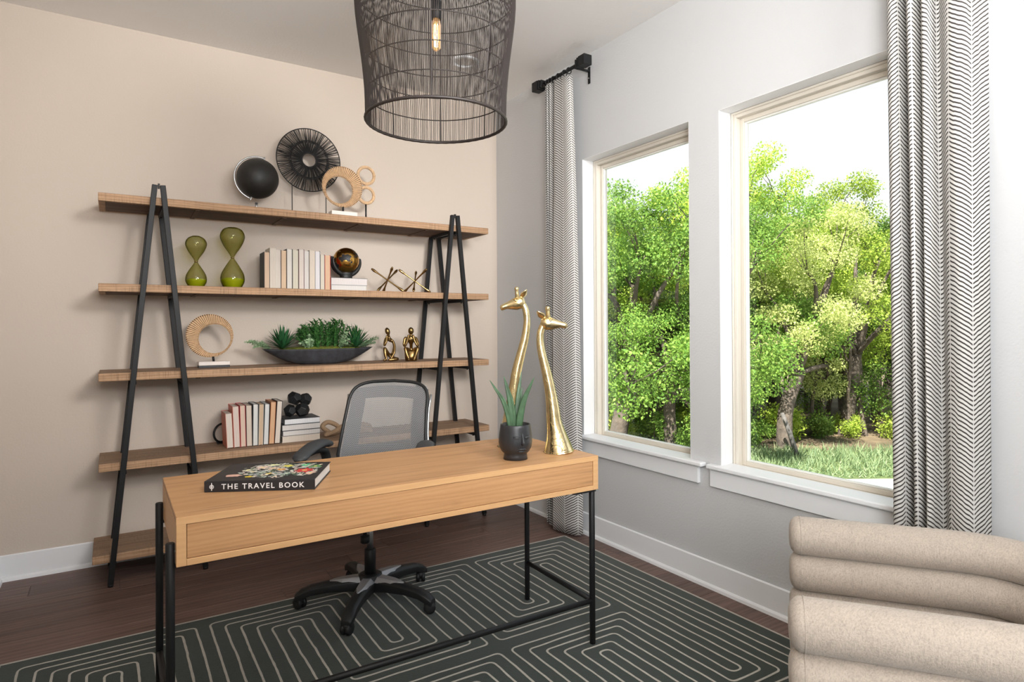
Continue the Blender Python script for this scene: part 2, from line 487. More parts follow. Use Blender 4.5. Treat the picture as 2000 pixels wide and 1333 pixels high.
# ------------------------------------------------------------------ geometry helpers
class MB:
    def __init__(s):
        s.v, s.f, s.m, s.uv = [], [], [], {}
        s.mats = []
    def mi(s, material):
        if material not in s.mats:
            s.mats.append(material)
        return s.mats.index(material)
    def add(s, verts, faces, mi=0):
        b = len(s.v)
        s.v += [tuple(q) for q in verts]
        s.f += [tuple(i + b for i in q) for q in faces]
        s.m += [mi] * len(faces)
        return b
    def box(s, x0, x1, y0, y1, z0, z1, mi=0):
        s.add([(x0, y0, z0), (x1, y0, z0), (x1, y1, z0), (x0, y1, z0), (x0, y0, z1), (x1, y0, z1), (x1, y1, z1), (x0, y1, z1)],
              [(0, 3, 2, 1), (4, 5, 6, 7), (0, 1, 5, 4), (1, 2, 6, 5), (2, 3, 7, 6), (3, 0, 4, 7)], mi)
        return s
    def cbox(s, c, size, rot=None, mi=0):
        hx, hy, hz = (q / 2 for q in size)
        vs = [Vector((x, y, z)) for z in (-hz, hz) for x, y in ((-hx, -hy), (hx, -hy), (hx, hy), (-hx, hy))]
        if rot is not None:
            vs = [rot @ q for q in vs]
        s.add([q + Vector(c) for q in vs], [(0, 3, 2, 1), (4, 5, 6, 7), (0, 1, 5, 4), (1, 2, 6, 5), (2, 3, 7, 6), (3, 0, 4, 7)], mi)
        return s
    def rings(s, rings, closed_u=True, cap=True, loop=False, mi=0):
        n = len(rings[0])
        b = len(s.v)
        for r in rings:
            s.v += [tuple(q) for q in r]
        k = len(rings)
        fs = []
        for i in range(k if loop else k - 1):
            i2 = (i + 1) % k
            for j in range(n if closed_u else n - 1):
                j2 = (j + 1) % n
                fs.append((b + i * n + j, b + i * n + j2, b + i2 * n + j2, b + i2 * n + j))
        if cap and closed_u and not loop:
            fs.append(tuple(b + j for j in reversed(range(n))))
            fs.append(tuple(b + (k - 1) * n + j for j in range(n)))
        s.f += fs
        s.m += [mi] * len(fs)
        return s
    def tube(s, pts, r, n=8, loop=False, cap=True, squash=1.0, up=None, mi=0, round_end=False):
        pts = [Vector(p) for p in pts]
        k = len(pts)
        rr = r if hasattr(r, '__len__') else [r] * k
        tang = []
        for i in range(k):
            a = pts[(i - 1) % k] if (loop or i > 0) else pts[i]
            c = pts[(i + 1) % k] if (loop or i < k - 1) else pts[i]
            d = c - a
            tang.append(d.normalized() if d.length > 1e-9 else Vector((0, 0, 1)))
        ref = Vector(up) if up is not None else (Vector((0, 0, 1)) if abs(tang[0].z) < 0.9 else Vector((1, 0, 0)))
        out = []
        nrm = (ref - tang[0] * ref.dot(tang[0])).normalized()
        for i in range(k):
            t_ = tang[i]
            nn = (nrm if up is None else ref)
            nn = nn - t_ * nn.dot(t_)
            nrm = nn.normalized() if nn.length > 1e-6 else nrm
            bi = t_.cross(nrm)
            out.append([pts[i] + (nrm * cos(2 * pi * j / n) * squash + bi * sin(2 * pi * j / n)) * rr[i] for j in range(n)])
        if round_end and not loop:
            def capr(c, ring, dr):
                o = []
                for a_ in (0.5, 0.87):
                    o.append([c + (q - c) * sqrt(1 - a_ * a_) + dr * a_ * (ring[0] - c).length for q in ring])
                return o
            st = capr(pts[0], out[0], -tang[0])
            en = capr(pts[-1], out[-1], tang[-1])
            out = st[::-1] + out + en
        return s.rings(out, True, cap, loop, mi)
    def lathe(s, prof, n=24, c=(0, 0, 0), cap=True, loop=False, rot=None, mi=0):
        rings = []
        for r, z in prof:
            ring = []
            for j in range(n):
                q = Vector((r * cos(2 * pi * j / n), r * sin(2 * pi * j / n), z))
                if rot is not None:
                    q = rot @ q
                ring.append(q + Vector(c))
            rings.append(ring)
        return s.rings(rings, True, cap, loop, mi)
    def sphere(s, c, r, n=16, k=10, rot=None, scale=(1, 1, 1), mi=0):
        prof = [(max(1e-4, sin(pi * i / k)), -cos(pi * i / k)) for i in range(k + 1)]
        rings = []
        for a, z in prof:
            ring = []
            for j in range(n):
                q = Vector((a * cos(2 * pi * j / n) * r * scale[0], a * sin(2 * pi * j / n) * r * scale[1], z * r * scale[2]))
                if rot is not None:
                    q = rot @ q
                ring.append(q + Vector(c))
            rings.append(ring)
        return s.rings(rings, True, True, False, mi)
    def torus(s, c, R_, r, n=48, k=8, rot=None, rmod=None, mi=0):
        rings = []
        for i in range(n):
            a = 2 * pi * i / n
            rk = r * (rmod(i) if rmod else 1)
            ring = []
            for j in range(k):
                b = 2 * pi * j / k
                q = Vector(((R_ + rk * cos(b)) * cos(a), (R_ + rk * cos(b)) * sin(a), rk * sin(b)))
                if rot is not None:
                    q = rot @ q
                ring.append(q + Vector(c))
            rings.append(ring)
        return s.rings(rings, True, False, True, mi)
    def prism(s, poly, z0, z1, mi=0):
        n = len(poly)
        s.add([(x, y, z0) for x, y in poly] + [(x, y, z1) for x, y in poly],
              [tuple(reversed(range(n))), tuple(range(n, 2 * n))] + [(i, (i + 1) % n, n + (i + 1) % n, n + i) for i in range(n)], mi)
        return s
    def build(s, name, material, parent=None, smooth=False, bevel=0.0, seg=2, label=None, kind=None, world=False, sub=0, angle=30, fix=False):
        vs = s.v
        if world and parent is not None:
            p, off = parent, Vector((0, 0, 0))
            while p is not None:
                off += p.location
                p = p.parent
            vs = [(x - off.x, y - off.y, z - off.z) for x, y, z in vs]
        me = bpy.data.meshes.new(name)
        me.from_pydata(vs, [], s.f)
        if s.mats:
            for mm in s.mats:
                me.materials.append(mm)
            me.polygons.foreach_set('material_index', s.m)
        else:
            me.materials.append(material)
        if s.uv:
            lay = me.uv_layers.new(name='UVMap')
            for li, lp in enumerate(me.loops):
                lay.data[li].uv = s.uv[lp.vertex_index]
        if smooth:
            me.polygons.foreach_set('use_smooth', [True] * len(me.polygons))
        if fix:
            bm = bmesh.new(); bm.from_mesh(me)
            bmesh.ops.recalc_face_normals(bm, faces=bm.faces)
            bm.to_mesh(me); bm.free()
        me.update()
        o = bpy.data.objects.new(name, me)
        COL.objects.link(o)
        if parent is not None:
            o.parent = parent
        if bevel:
            b = o.modifiers.new('bevel', 'BEVEL')
            b.width = bevel
            b.segments = seg
            b.limit_method = 'ANGLE'
            b.angle_limit = radians(angle)
        if sub:
            b = o.modifiers.new('subsurf', 'SUBSURF')
            b.levels = b.render_levels = sub
        if label:
            o['label'] = label
        if kind:
            o['kind'] = kind
        return o

def thing(name, label, cat, loc=(0, 0, 0), rz=0.0, group=None):
    o = bpy.data.objects.new(name, None)
    o.empty_display_size = 0.1
    COL.objects.link(o)
    o.location = loc
    o.rotation_euler = (0, 0, rz)
    o['label'] = label
    o['category'] = cat
    if group:
        o['group'] = group
    return o

def tag(o, label, cat, group=None):
    o['label'] = label
    o['category'] = cat
    if group:
        o['group'] = group
    return o

def struct(o):
    o['kind'] = 'structure'
    return o

def sempty(name):
    o = bpy.data.objects.new(name, None)
    COL.objects.link(o)
    o['kind'] = 'structure'
    return o

def spline(pts, n=8, closed=False):
    """Catmull-Rom through points"""
    P = [Vector(p) for p in pts]
    k = len(P)
    out = []
    for i in range(k if closed else k - 1):
        g = (lambda q: P[q % k]) if closed else (lambda q: P[max(0, min(k - 1, q))])
        p0, p1, p2, p3 = g(i - 1), g(i), g(i + 1), g(i + 2)
        for j in range(n):
            t_ = j / n
            out.append(0.5 * ((2 * p1) + (p2 - p0) * t_ + (2 * p0 - 5 * p1 + 4 * p2 - p3) * t_ * t_ + (3 * p1 - p0 - 3 * p2 + p3) * t_ ** 3))
    if not closed:
        out.append(P[-1])
    return out

def interp(xs, ys, x):
    return float(np.interp(x, xs, ys))

# ------------------------------------------------------------------ the room
H = 3.07
XL, YF = -3.085, -5.45
Y1A, Y1B, Y2A, Y2B = -1.075, -1.964, -2.158, -3.047     # window openings in the right wall
ZS, ZT = 0.612, 2.412

struct(MB().box(XL - 0.15, 0.0, 0.0, 0.15, 0, H).build('wall_back', M['wall_back']))
struct(MB().box(XL - 0.15, XL, YF, 0.0, 0, H).build('wall_left', M['wall_back']))
struct(MB().box(XL - 0.15, 0.18, YF - 0.15, YF, 0, H).build('wall_front', M['wall']))
w = MB()
w.box(0, 0.18, YF, 0.15, -0.3, ZS).box(0, 0.18, YF, 0.15, ZT, H)
for a, b in ((YF, Y2B), (Y2A, Y1B), (Y1A, 0.15)):
    w.box(0, 0.18, a, b, ZS, ZT)
struct(w.build('wall_right', M['wall']))
struct(MB().box(XL - 0.15, 0.18, YF - 0.15, 0.15, H, H + 0.12).build('ceiling', M['ceiling']))

# floor: dark planks running along the back wall, each one a piece of its own
fl = sempty('floor')
MB().box(XL - 0.15, 0.18, YF - 0.15, 0.15, -0.3, -0.016).build('subfloor', M['bin'], fl)
rnd = random.Random(3)
PW = 0.152
y = -0.012
row = 0
while y > YF:
    x = XL + 0.01 - rnd.uniform(0, 1.2)
    while x < -0.01:
        ln = rnd.choice((0.9, 1.2, 1.5, 1.8))
        x0, x1 = max(x, XL + 0.004), min(x + ln, -0.004)
        if x1 - x0 > 0.04:
            c = 0.0018
            hx = (x1 - x0) / 2
            m_ = MB()
            a0, a1, b0, b1 = -hx + 0.0006, hx - 0.0006, -PW / 2 + 0.0006, PW / 2 - 0.0006
            m_.rings([[(a0, b0, -0.016), (a1, b0, -0.016), (a1, b1, -0.016), (a0, b1, -0.016)],
                      [(a0, b0, -c), (a1, b0, -c), (a1, b1, -c), (a0, b1, -c)],
                      [(a0 + c, b0 + c, 0), (a1 - c, b0 + c, 0), (a1 - c, b1 - c, 0), (a0 + c, b1 - c, 0)]])
            p = m_.build('plank', M['floor'], fl)
            p.location = ((x0 + x1) / 2, y - PW / 2, 0)
        x += ln
    y -= PW
    row += 1

# baseboards with a quarter-round shoe
def baseboard(name, fn):
    b = sempty(name)
    prof = [(0, 0.0), (0, 0.134), (-0.006, 0.136), (-0.013, 0.131), (-0.014, 0.0)]
    shoe = [(-0.014, 0.0), (-0.014, 0.022), (-0.020, 0.0205), (-0.026, 0.014), (-0.029, 0.0)]
    for nm, pr in (('board', prof), ('shoe_moulding', shoe)):
        m_ = MB()
        rg = [[fn(s, d, z) for d, z in pr] for s in (0, 1)]
        m_.rings(rg)
        m_.build(nm, M['trim'], b, fix=True)
baseboard('baseboard_back', lambda s, d, z: (XL + s * -XL, d, z))
baseboard('baseboard_right', lambda s, d, z: (d, YF + s * -YF, z))
baseboard('baseboard_left', lambda s, d, z: (XL - d, YF + s * -YF, z))

# windows: drywall return, almond vinyl frame + sash, white glazing bead, glass
def window(name, ya, yb):
    wd = sempty(name)
    D0 = 0.088
    m_ = MB()      # painted returns (jambs and head), 2 mm proud of the wall core
    m_.box(0.0, D0, ya - 0.002, ya, ZS, ZT - 0.002).box(0.0, D0, yb, yb + 0.002, ZS, ZT - 0.002)
    m_.box(0.0, D0, yb, ya, ZT - 0.002, ZT)
    m_.build('window_return', M['reveal'], wd)
    def ring(m2, x0, x1, inset0, inset1, zlo=ZS - 0.018, zhi=ZT - 0.002):
        a, b = ya - 0.002 - inset0, yb + 0.002 + inset0
        c, d = ya - 0.002 - inset1, yb + 0.002 + inset1
        z0, z1, z2, z3 = zlo + inset0, zhi - inset0, zlo + inset1, zhi - inset1
        m2.box(x0, x1, c, a, z0, z1).box(x0, x1, b, d, z0, z1)
        m2.box(x0, x1, d, c, z3, z1).box(x0, x1, d, c, z0, z2)
    m2 = MB()
    ring(m2, D0, 0.176, 0.0, 0.012)
    ring(m2, D0 + 0.004, 0.176, 0.012, 0.030)
    m2.build('window_frame', M['vinyl'], wd, bevel=0.0025, seg=1)
    m2 = MB()
    ring(m2, D0 + 0.034, 0.165, 0.030, 0.052)
    m2.build('sash', M['vinyl'], wd, bevel=0.0025, seg=1)
    m2 = MB()
    ring(m2, D0 + 0.040, 0.150, 0.052, 0.060)
    m2.build('glazing_bead', M['bead'], wd, bevel=0.002, seg=1)
    MB().box(0.139, 0.143, yb + 0.055, ya - 0.055, ZS + 0.036, ZT - 0.056).build('pane', M['glass'], wd)
    return wd
window('window_1', Y1A, Y1B)
window('window_2', Y2A, Y2B)

def sill(name, y_hi, y_lo, ya, yb, ap_hi, ap_lo):
    s_ = sempty(name)
    m_ = MB()
    poly = [(-0.045, y_lo), (-0.002, y_lo), (-0.002, yb), (0.088, yb), (0.088, ya), (-0.002, ya), (-0.002, y_hi), (-0.045, y_hi)]
    m_.prism(poly, ZS - 0.002, ZS + 0.020)
    m_.build('sill_board', M['trim'], s_, bevel=0.006, seg=3)
    MB().box(-0.020, 0.0, ap_lo, ap_hi, ZS - 0.094, ZS - 0.002).build('apron', M['trim'], s_, bevel=0.002, seg=1)
sill('trim_1', -0.97, -2.068, Y1A, Y1B, -1.01, -2.028)
sill('trim_2', -2.098, -3.15, Y2A, Y2B, -2.104, -3.11)

# round ceiling fixture seen through the pendant
t = thing('ceiling_downlight', 'white round recessed ceiling light behind the wire pendant', 'ceiling light', (-0.62, -0.63, H))
MB().lathe([(0.062, -0.006), (0.062, -0.010), (0.090, -0.008), (0.096, 0.0), (0.064, 0.0)], 32, loop=True).build('trim_ring', M['trim'], t, True)
MB().lathe([(0.001, -0.003), (0.062, -0.003), (0.062, 0.0), (0.001, 0.0)], 32).build('lens', simple('frosted_lens', (225, 224, 220), 0.5), t)
# ------------------------------------------------------------------ rug
RX0, RX1, RY0, RY1 = -2.945, -0.163, -4.74, -1.078
rug = thing('area_rug', 'dark green rug with pale maze lines under the oak desk', 'rug', (-1.55, -2.9, 0))
MB().box(RX0, RX1, RY0, RY1, 0.0003, 0.008).build('pile', M['rug'], rug, world=True, bevel=0.002, seg=1)
m_ = MB()
for a, b, c, d in ((RX0 - .004, RX0 + .006, RY0, RY1), (RX1 - .006, RX1 + .004, RY0, RY1), (RX0, RX1, RY0 - .004, RY0 + .006), (RX0, RX1, RY1 - .006, RY1 + .004)):
    m_.box(a, b, c, d, 0.0004, 0.0092)
m_.build('binding', M['rug_line'], rug, world=True)

def fillet(poly, r, n=5):
    out = []
    k = len(poly)
    for i in range(k):
        p0, p1, p2 = Vector(poly[i - 1]), Vector(poly[i]), Vector(poly[(i + 1) % k])
        a, b = (p0 - p1), (p2 - p1)
        rr = min(r, a.length * 0.46, b.length * 0.46)
        a.normalize(); b.normalize()
        s_, e_ = p1 + a * rr, p1 + b * rr
        for j in range(n + 1):
            t_ = j / n
            out.append(s_ * (1 - t_) ** 2 + p1 * 2 * t_ * (1 - t_) + e_ * t_ * t_)
    return out

def maze_line(k, dy):
    a = [-0.545 - 0.674 * n for n in range(4)]
    b = [q - 0.337 for q in a[:3]]
    ok, oj = 0.028 + 0.0563 * k, 0.028 + 0.0563 * (5 - k)
    yA, yB = -1.383 + 0.0462 * k + dy, -1.757 - 0.0455 * (5 - k) + dy
    yA2, yB2 = -2.283 + 0.0435 * (5 - k) + dy, -2.674 - 0.0445 * k + dy
    P = []
    for n in range(4):
        P += [(a[n] + ok, yA), (a[n] - ok, yA)]
        if n < 3:
            P += [(b[n] + oj, yB), (b[n] - oj, yB)]
    for n in (3, 2, 1, 0):
        P += [(a[n] - ok, yB2), (a[n] + ok, yB2)]
        if n > 0:
            P += [(b[n - 1] - oj, yA2), (b[n - 1] + oj, yA2)]
    pts = fillet([(x, y_, 0) for x, y_ in P], 0.026)
    dense = []
    for i, p in enumerate(pts):
        q = pts[(i + 1) % len(pts)]
        L_ = (q - p).length
        m2 = max(1, int(L_ / 0.03))
        dense += [p.lerp(q, j / m2) for j in range(m2)]
    return dense

for dy in (0.0, -1.834):
    for k in range(6):
        pts = maze_line(k, dy)
        n = len(pts)
        rings = []
        for i in range(n):
            tg = (pts[(i + 1) % n] - pts[i - 1]).normalized()
            nr = Vector((-tg.y, tg.x, 0))
            p = pts[i]
            wob = noise.noise(Vector((p.x * 7, p.y * 7, k * 3.1))) * 0.004 + noise.noise(Vector((p.x * 23, p.y * 23, k * 1.7))) * 0.0015
            hw = 0.0048 + 0.0014 * noise.noise(Vector((p.x * 30, p.y * 30, 5 + k)))
            q = p + nr * wob
            rings.append([q - nr * hw + Vector((0, 0, .0076)), q - nr * hw * .8 + Vector((0, 0, .0088)), q + nr * hw * .8 + Vector((0, 0, .0088)), q + nr * hw + Vector((0, 0, .0076))])
        m_ = MB()
        m_.rings(rings, closed_u=False, cap=False, loop=True)
        m_.build('woven_line', M['rug_line'], rug, world=True, fix=True)

# ------------------------------------------------------------------ bookcase: five plank shelves on two pairs of black A-frames
BK = thing('bookcase', 'wide five-tier wooden bookcase with black A-frame legs against the back wall', 'bookcase', (-1.467, -0.21, 0))
SF, SB = -0.388, -0.027
SX0, SX1 = -2.629, -0.304
SHELF_Z = [2.0347, 1.5658, 1.0997, 0.6327, 0.1616]
for i, z in enumerate(SHELF_Z):
    x0, x1 = (SX0, SX1) if i < 4 else (-2.657, -0.276)
    sh = MB().box(x0, x1, SF, SB, z - 0.042, z).build('shelf', M['shelf'], BK, world=True, bevel=0.003, seg=2)
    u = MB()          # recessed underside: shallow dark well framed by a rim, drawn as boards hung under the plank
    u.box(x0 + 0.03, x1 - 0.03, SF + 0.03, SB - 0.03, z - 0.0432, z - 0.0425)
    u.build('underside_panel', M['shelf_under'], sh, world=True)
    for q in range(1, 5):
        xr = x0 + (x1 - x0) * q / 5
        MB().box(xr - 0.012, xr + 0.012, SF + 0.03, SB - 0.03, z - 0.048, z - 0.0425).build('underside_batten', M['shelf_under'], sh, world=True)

def bar(m_, p, q, w_, d_, up=(0, 1, 0)):
    """rectangular bar from p to q; w_ across, d_ along up"""
    p, q = Vector(p), Vector(q)
    t_ = (q - p).normalized()
    n1 = Vector(up)
    n1 = (n1 - t_ * n1.dot(t_)).normalized()
    n2 = t_.cross(n1)
    rg = [[c + n1 * (sy * d_ / 2) + n2 * (sx * w_ / 2) for sx, sy in ((-1, -1), (1, -1), (1, 1), (-1, 1))] for c in (p, q)]
    m_.rings(rg)
    return m_

for cx in (-2.357, -0.580):
    for y_, ztop in ((-0.405, 2.098), (-0.085, 1.985)):
        for sgn in (-1, 1):
            half = 0.0185 + (2.098 - ztop) * 0.0967
            m_ = MB()
            bar(m_, (cx + sgn * half, y_, ztop), (cx + sgn * 0.2215, y_, 0.012), 0.0265, 0.026)
            lg = m_.build('leg', M['black_metal'], BK, world=True, bevel=0.002, seg=1, fix=True)
            MB().lathe([(0.013, 0.0006), (0.013, 0.014)], 12, (cx + sgn * 0.2215, y_, 0)).build('foot_glide', M['black_plastic'], lg, True, world=True)
    MB().box(cx - 0.0045, cx + 0.0045, -0.414, -0.396, 2.080, 2.106).build('apex_pin', M['black_metal'], BK, world=True)
    for i, z in enumerate(SHELF_Z):
        zb = z - 0.042
        half = 0.0185 + (2.098 - zb) * 0.0967
        for sgn in (-1, 1):
            x = cx + sgn * (half - 0.004)
            cb = MB().box(x - 0.011, x + 0.011, -0.392, -0.098, zb - 0.022, zb - 0.0008).build('cross_bar', M['black_metal'], BK, world=True, bevel=0.002, seg=1)
            for yb in (-0.36, -0.13):
                MB().lathe([(0.006, -0.006), (0.006, 0.0)], 8, (x, yb, zb - 0.022)).build('bolt', M['black_metal'], cb, True, world=True)

# ------------------------------------------------------------------ desk
DX0, DX1, DYF, DYB = -2.415, -0.8625, -2.2346, -1.662
DZ, DZB = 0.7926, 0.652
DK = thing('desk', 'long light oak desk on thin black metal legs in mid room', 'desk', ((DX0 + DX1) / 2, (DYF + DYB) / 2, 0))
MB().box(DX0, DX1, DYF + 0.002, DYB, DZ - 0.021, DZ).build('desktop', M['desk'], DK, world=True, bevel=0.0015, seg=1)
MB().box(DX0, DX1, DYF, DYF + 0.0021, DZ - 0.021, DZ - 0.0006).build('edge_band', M['desk_edge'], DK, world=True)
for a, b in ((DX0, DX0 + 0.026), (DX1 - 0.026, DX1)):
    MB().box(a, b, DYF, DYB, DZB, DZ - 0.0213).build('side_panel', M['desk_edge'], DK, world=True, bevel=0.001, seg=1)
MB().box(DX0 + 0.0262, DX1 - 0.0262, DYF, DYB, DZB, DZB + 0.019).build('bottom_panel', M['desk_edge'], DK, world=True, bevel=0.001, seg=1)
MB().box(DX0 + 0.0275, DX1 - 0.0275, DYF + 0.003, DYF + 0.021, DZB + 0.0205, DZ - 0.0225).build('drawer_front', M['desk_front'], DK, world=True, bevel=0.001, seg=1)
MB().box(DX0 + 0.0262, DX1 - 0.0262, DYB - 0.018, DYB, DZB + 0.0192, DZ - 0.0213).build('back_panel', M['desk_front'], DK, world=True)
RL = 0.0122
LEGS = {'fl': (-2.4285, -2.205, 0.716), 'bl': (-2.4285, -1.71, 0.716), 'fr': (-0.884, -2.218, 0.6519), 'br': (-0.878, -1.722, 0.6519)}
for k, (x, y_, zt) in LEGS.items():
    lg = MB().lathe([(RL * .7, 0.0098), (RL, 0.0125), (RL, zt - 0.002), (RL * .85, zt)], 16, (x, y_, 0)).build('leg', M['black_metal'], DK, True, world=True)
    lg.data.polygons.foreach_set('use_smooth', [len(p.vertices) == 4 for p in lg.data.polygons])
    if k in ('fr', 'br'):
        s_ = 1 if k == 'br' else 1
        MB().box(x - 0.10, x + RL, y_ - RL, y_ + RL, DZB - 0.008, DZB - 0.0004).build('mounting_plate', M['black_metal'], lg, world=True)
    else:
        MB().tube([(x + RL * .8, y_, 0.69), (DX0 + 0.0008, y_, 0.69)], 0.004, 8).build('bolt', M['silver'], lg, True, world=True)
        MB().box(x + RL * .6, x + 0.11, y_ - RL * .8, y_ + RL * .8, DZB - 0.007, DZB - 0.0004).build('mounting_plate', M['black_metal'], lg, world=True)
zs = 0.19
for a, b in (('fl', 'fr'), ('fr', 'br'), ('fl', 'bl')):
    p, q = LEGS[a], LEGS[b]
    MB().tube([(p[0], p[1], zs), (q[0], q[1], zs)], 0.0108, 14).build('stretcher', M['black_metal'], DK, True, world=True)

# ------------------------------------------------------------------ office chair
CA = pi + radians(-38.0)      # local +y is where the sitter faces
OC = thing('office_chair', 'grey mesh-back swivel chair with black armrests behind the desk', 'office chair', (-1.522, -1.325, 0), CA)
def toloc(v):
    v = Vector(v) - Vector((-1.522, -1.325, 0))
    return Matrix.Rotation(-CA, 3, 'Z') @ v
for k in range(5):
    a = radians(17 + 72 * k) - CA
    d = Vector((cos(a), sin(a), 0))
    p_ = Vector((-d.y, d.x, 0))
    zf = 0.0098 if k != 1 else 0.0004
    m_ = MB()
    rg = []
    for t_, wd, z0, z1 in ((0.03, 0.036, 0.070, 0.135), (0.10, 0.033, 0.080, 0.135), (0.20, 0.029, 0.082, 0.126), (0.275, 0.027, 0.074, 0.115), (0.318, 0.028, 0.060, 0.100), (0.346, 0.022, 0.050, 0.078)):
        c = d * t_
        rg.append([c - p_ * wd + Vector((0, 0, z0)), c + p_ * wd + Vector((0, 0, z0)), c + p_ * wd + Vector((0, 0, z1 * .72 + z0 * .28)), c + p_ * wd * .5 + Vector((0, 0, z1)), c - p_ * wd * .5 + Vector((0, 0, z1)), c - p_ * wd + Vector((0, 0, z1 * .72 + z0 * .28))])
    m_.rings(rg)
    arm = m_.build('base_arm', M['black_plastic'], OC, True, bevel=0.003, seg=2, fix=True, angle=40)
    m_ = MB()      # silver cap over the inner half of the arm
    rg = []
    for t_, wd, z0, z1 in ((0.035, 0.036, 0.118, 0.142), (0.08, 0.034, 0.116, 0.142), (0.13, 0.0315, 0.112, 0.139), (0.165, 0.021, 0.112, 0.135), (0.188, 0.006, 0.115, 0.1315)):
        c = d * t_
        rg.append([c - p_ * wd + Vector((0, 0, z0)), c + p_ * wd + Vector((0, 0, z0)), c + p_ * wd * .55 + Vector((0, 0, z1)), c - p_ * wd * .55 + Vector((0, 0, z1))])
    m_.rings(rg)
    m_.build('silver_cap', M['grey_metal'], arm, False, bevel=0.003, seg=2, fix=True)
    cs = Vector(d * 0.318)
    ax = (Matrix.Rotation(radians(50 + 40 * k), 3, 'Z') @ p_)
    side = Vector((-ax.y, ax.x, 0))
    rot = ax.to_track_quat('Z', 'Y').to_matrix()
    cen = cs + Vector((0, 0, 0.0275 + zf)) + side * 0.008
    for sg in (-1, 1):
        o_ = cen + ax * 0.0135 * sg
        MB().lathe([(0.008, -0.009), (0.024, -0.009), (0.0275, -0.005), (0.0275, 0.005), (0.024, 0.009), (0.008, 0.0095)], 20, o_, rot=rot).build('caster_wheel', M['black_plastic'], arm, True)
    m_ = MB()
    m_.sphere(cen + Vector((0, 0, 0.010)), 0.024, 14, 8, scale=(1, 1, 0.95))
    m_.lathe([(0.010, 0.03), (0.010, 0.062 - zf * 0)], 10, (cs.x, cs.y, zf))
    m_.build('caster_hood', M['black_plastic'], arm, True)
MB().lathe([(0.05, 0.07), (0.056, 0.10), (0.056, 0.143), (0.044, 0.149), (0.03, 0.149)], 28).build('hub', M['black_plastic'], OC, True)
MB().lathe([(0.027, 0.145), (0.027, 0.262), (0.024, 0.266), (0.016, 0.266)], 24).build('gas_sleeve', M['black_plastic'], OC, True)
MB().lathe([(0.0150, 0.260), (0.0150, 0.405)], 20).build('gas_rod', M['silver'], OC, True)
MB().cbox((0, -0.02, 0.405), (0.16, 0.24, 0.05)).build('tilt_mechanism', M['black_plastic'], OC, bevel=0.01)
MB().lathe([(0.018, 0.318), (0.021, 0.322), (0.021, 0.352), (0.008, 0.356), (0.008, 0.40)], 18, (0.0, 0.075, 0)).build('tension_knob', M['black_plastic'], OC, True)
# seat cushion
m_ = MB()
rg = []
for z, s_ in ((0.43, 0.90), (0.445, 0.98), (0.475, 1.0), (0.505, 0.97), (0.520, 0.86), (0.524, 0.5)):
    ring = []
    for j in range(40):
        a = 2 * pi * j / 40
        ca, sa = cos(a), sin(a)
        sx = abs(ca) ** 0.45 * (1 if ca > 0 else -1)
        sy = abs(sa) ** 0.45 * (1 if sa > 0 else -1)
        ring.append((sx * 0.245 * s_, 0.01 + sy * 0.235 * s_, z))
    rg.append(ring)
m_.rings(rg)
m_.build('seat', M['seat_cloth'], OC, True)
# backrest: a curved framed panel, leaning back; u across (-1..1), v up (0..1)
def back_pt(u, v, off=0.0):
    z = 0.545 + 0.478 * v
    half = interp([0, 0.25, 0.5, 0.75, 1.0], [0.222, 0.238, 0.224, 0.216, 0.220], v)
    yb = interp([0, 0.3, 0.6, 1.0], [-0.235, -0.222, -0.255, -0.335], v) + 0.035 * u * u
    arch = 0.022 * (1 - u * u) * v
    return Vector((u * half - 0.014 * v * v, yb - off, z + arch))
def sq(a):
    ca, sa = cos(a), sin(a)
    e = 0.32
    return (abs(ca) ** e * (1 if ca > 0 else -1), abs(sa) ** e * (1 if sa > 0 else -1))
loop = []
for j in range(72):
    u_, v_ = sq(2 * pi * j / 72 + 0.0001)
    loop.append(back_pt(u_ * .985, 0.5 + 0.5 * v_))
MB().tube(loop, 0.0085, 10, loop=True).build('back_frame', M['black_plastic'], OC, True)
def panel(name, u0, u1, v0, v1, off, material, nu=20, nv=24):
    m2 = MB()
    for i in range(nv + 1):
        for j in range(nu + 1):
            u_ = u0 + (u1 - u0) * j / nu
            v_ = v0 + (v1 - v0) * i / nv
            if off == 0:       # squeeze the corners into the rounded frame
                e = max(0, abs(v_ - .5) * 2 - 0.80) / 0.20
                u_ *= 1 - 0.10 * e * e
            m2.uv[len(m2.v)] = ((u_ + 1) * 0.22, v_ * 0.5)
            m2.v.append(tuple(back_pt(u_, v_, off)))
    for i in range(nv):
        for j in range(nu):
            a = i * (nu + 1) + j
            m2.f.append((a, a + 1, a + nu + 2, a + nu + 1)); m2.m.append(0)
    return m2.build(name, material, OC, True)
panel('back_mesh', -0.97, 0.97, 0.012, 0.985, 0, M['mesh'])
for nm, (a, b, c, d) in (('mesh_lining', (-0.94, -0.60, 0.05, 0.95)), ('mesh_lining', (0.60, 0.94, 0.05, 0.95)), ('mesh_lining', (-0.60, 0.60, 0.83, 0.95)), ('mesh_lining', (-0.60, 0.60, 0.05, 0.36))):
    panel(nm, a, b, c, d, 0.012, M['mesh_back'], 8, 10)
for sg in (-1, 1):      # silver outer rails behind the frame
    MB().tube([back_pt(sg * 1.0, v, 0.018) + Vector((sg * 0.004, 0, 0)) for v in np.linspace(0.02, 0.9, 14)], 0.0065, 8).build('side_rail', M['silver'], OC, True)
MB().tube(spline([(0, -0.10, 0.40), (0, -0.27, 0.42), (0, -0.31, 0.52), (0, -0.265, 0.62)], 6), [0.028] * 19, 12, squash=0.5).build('back_bracket', M['black_plastic'], OC, True)
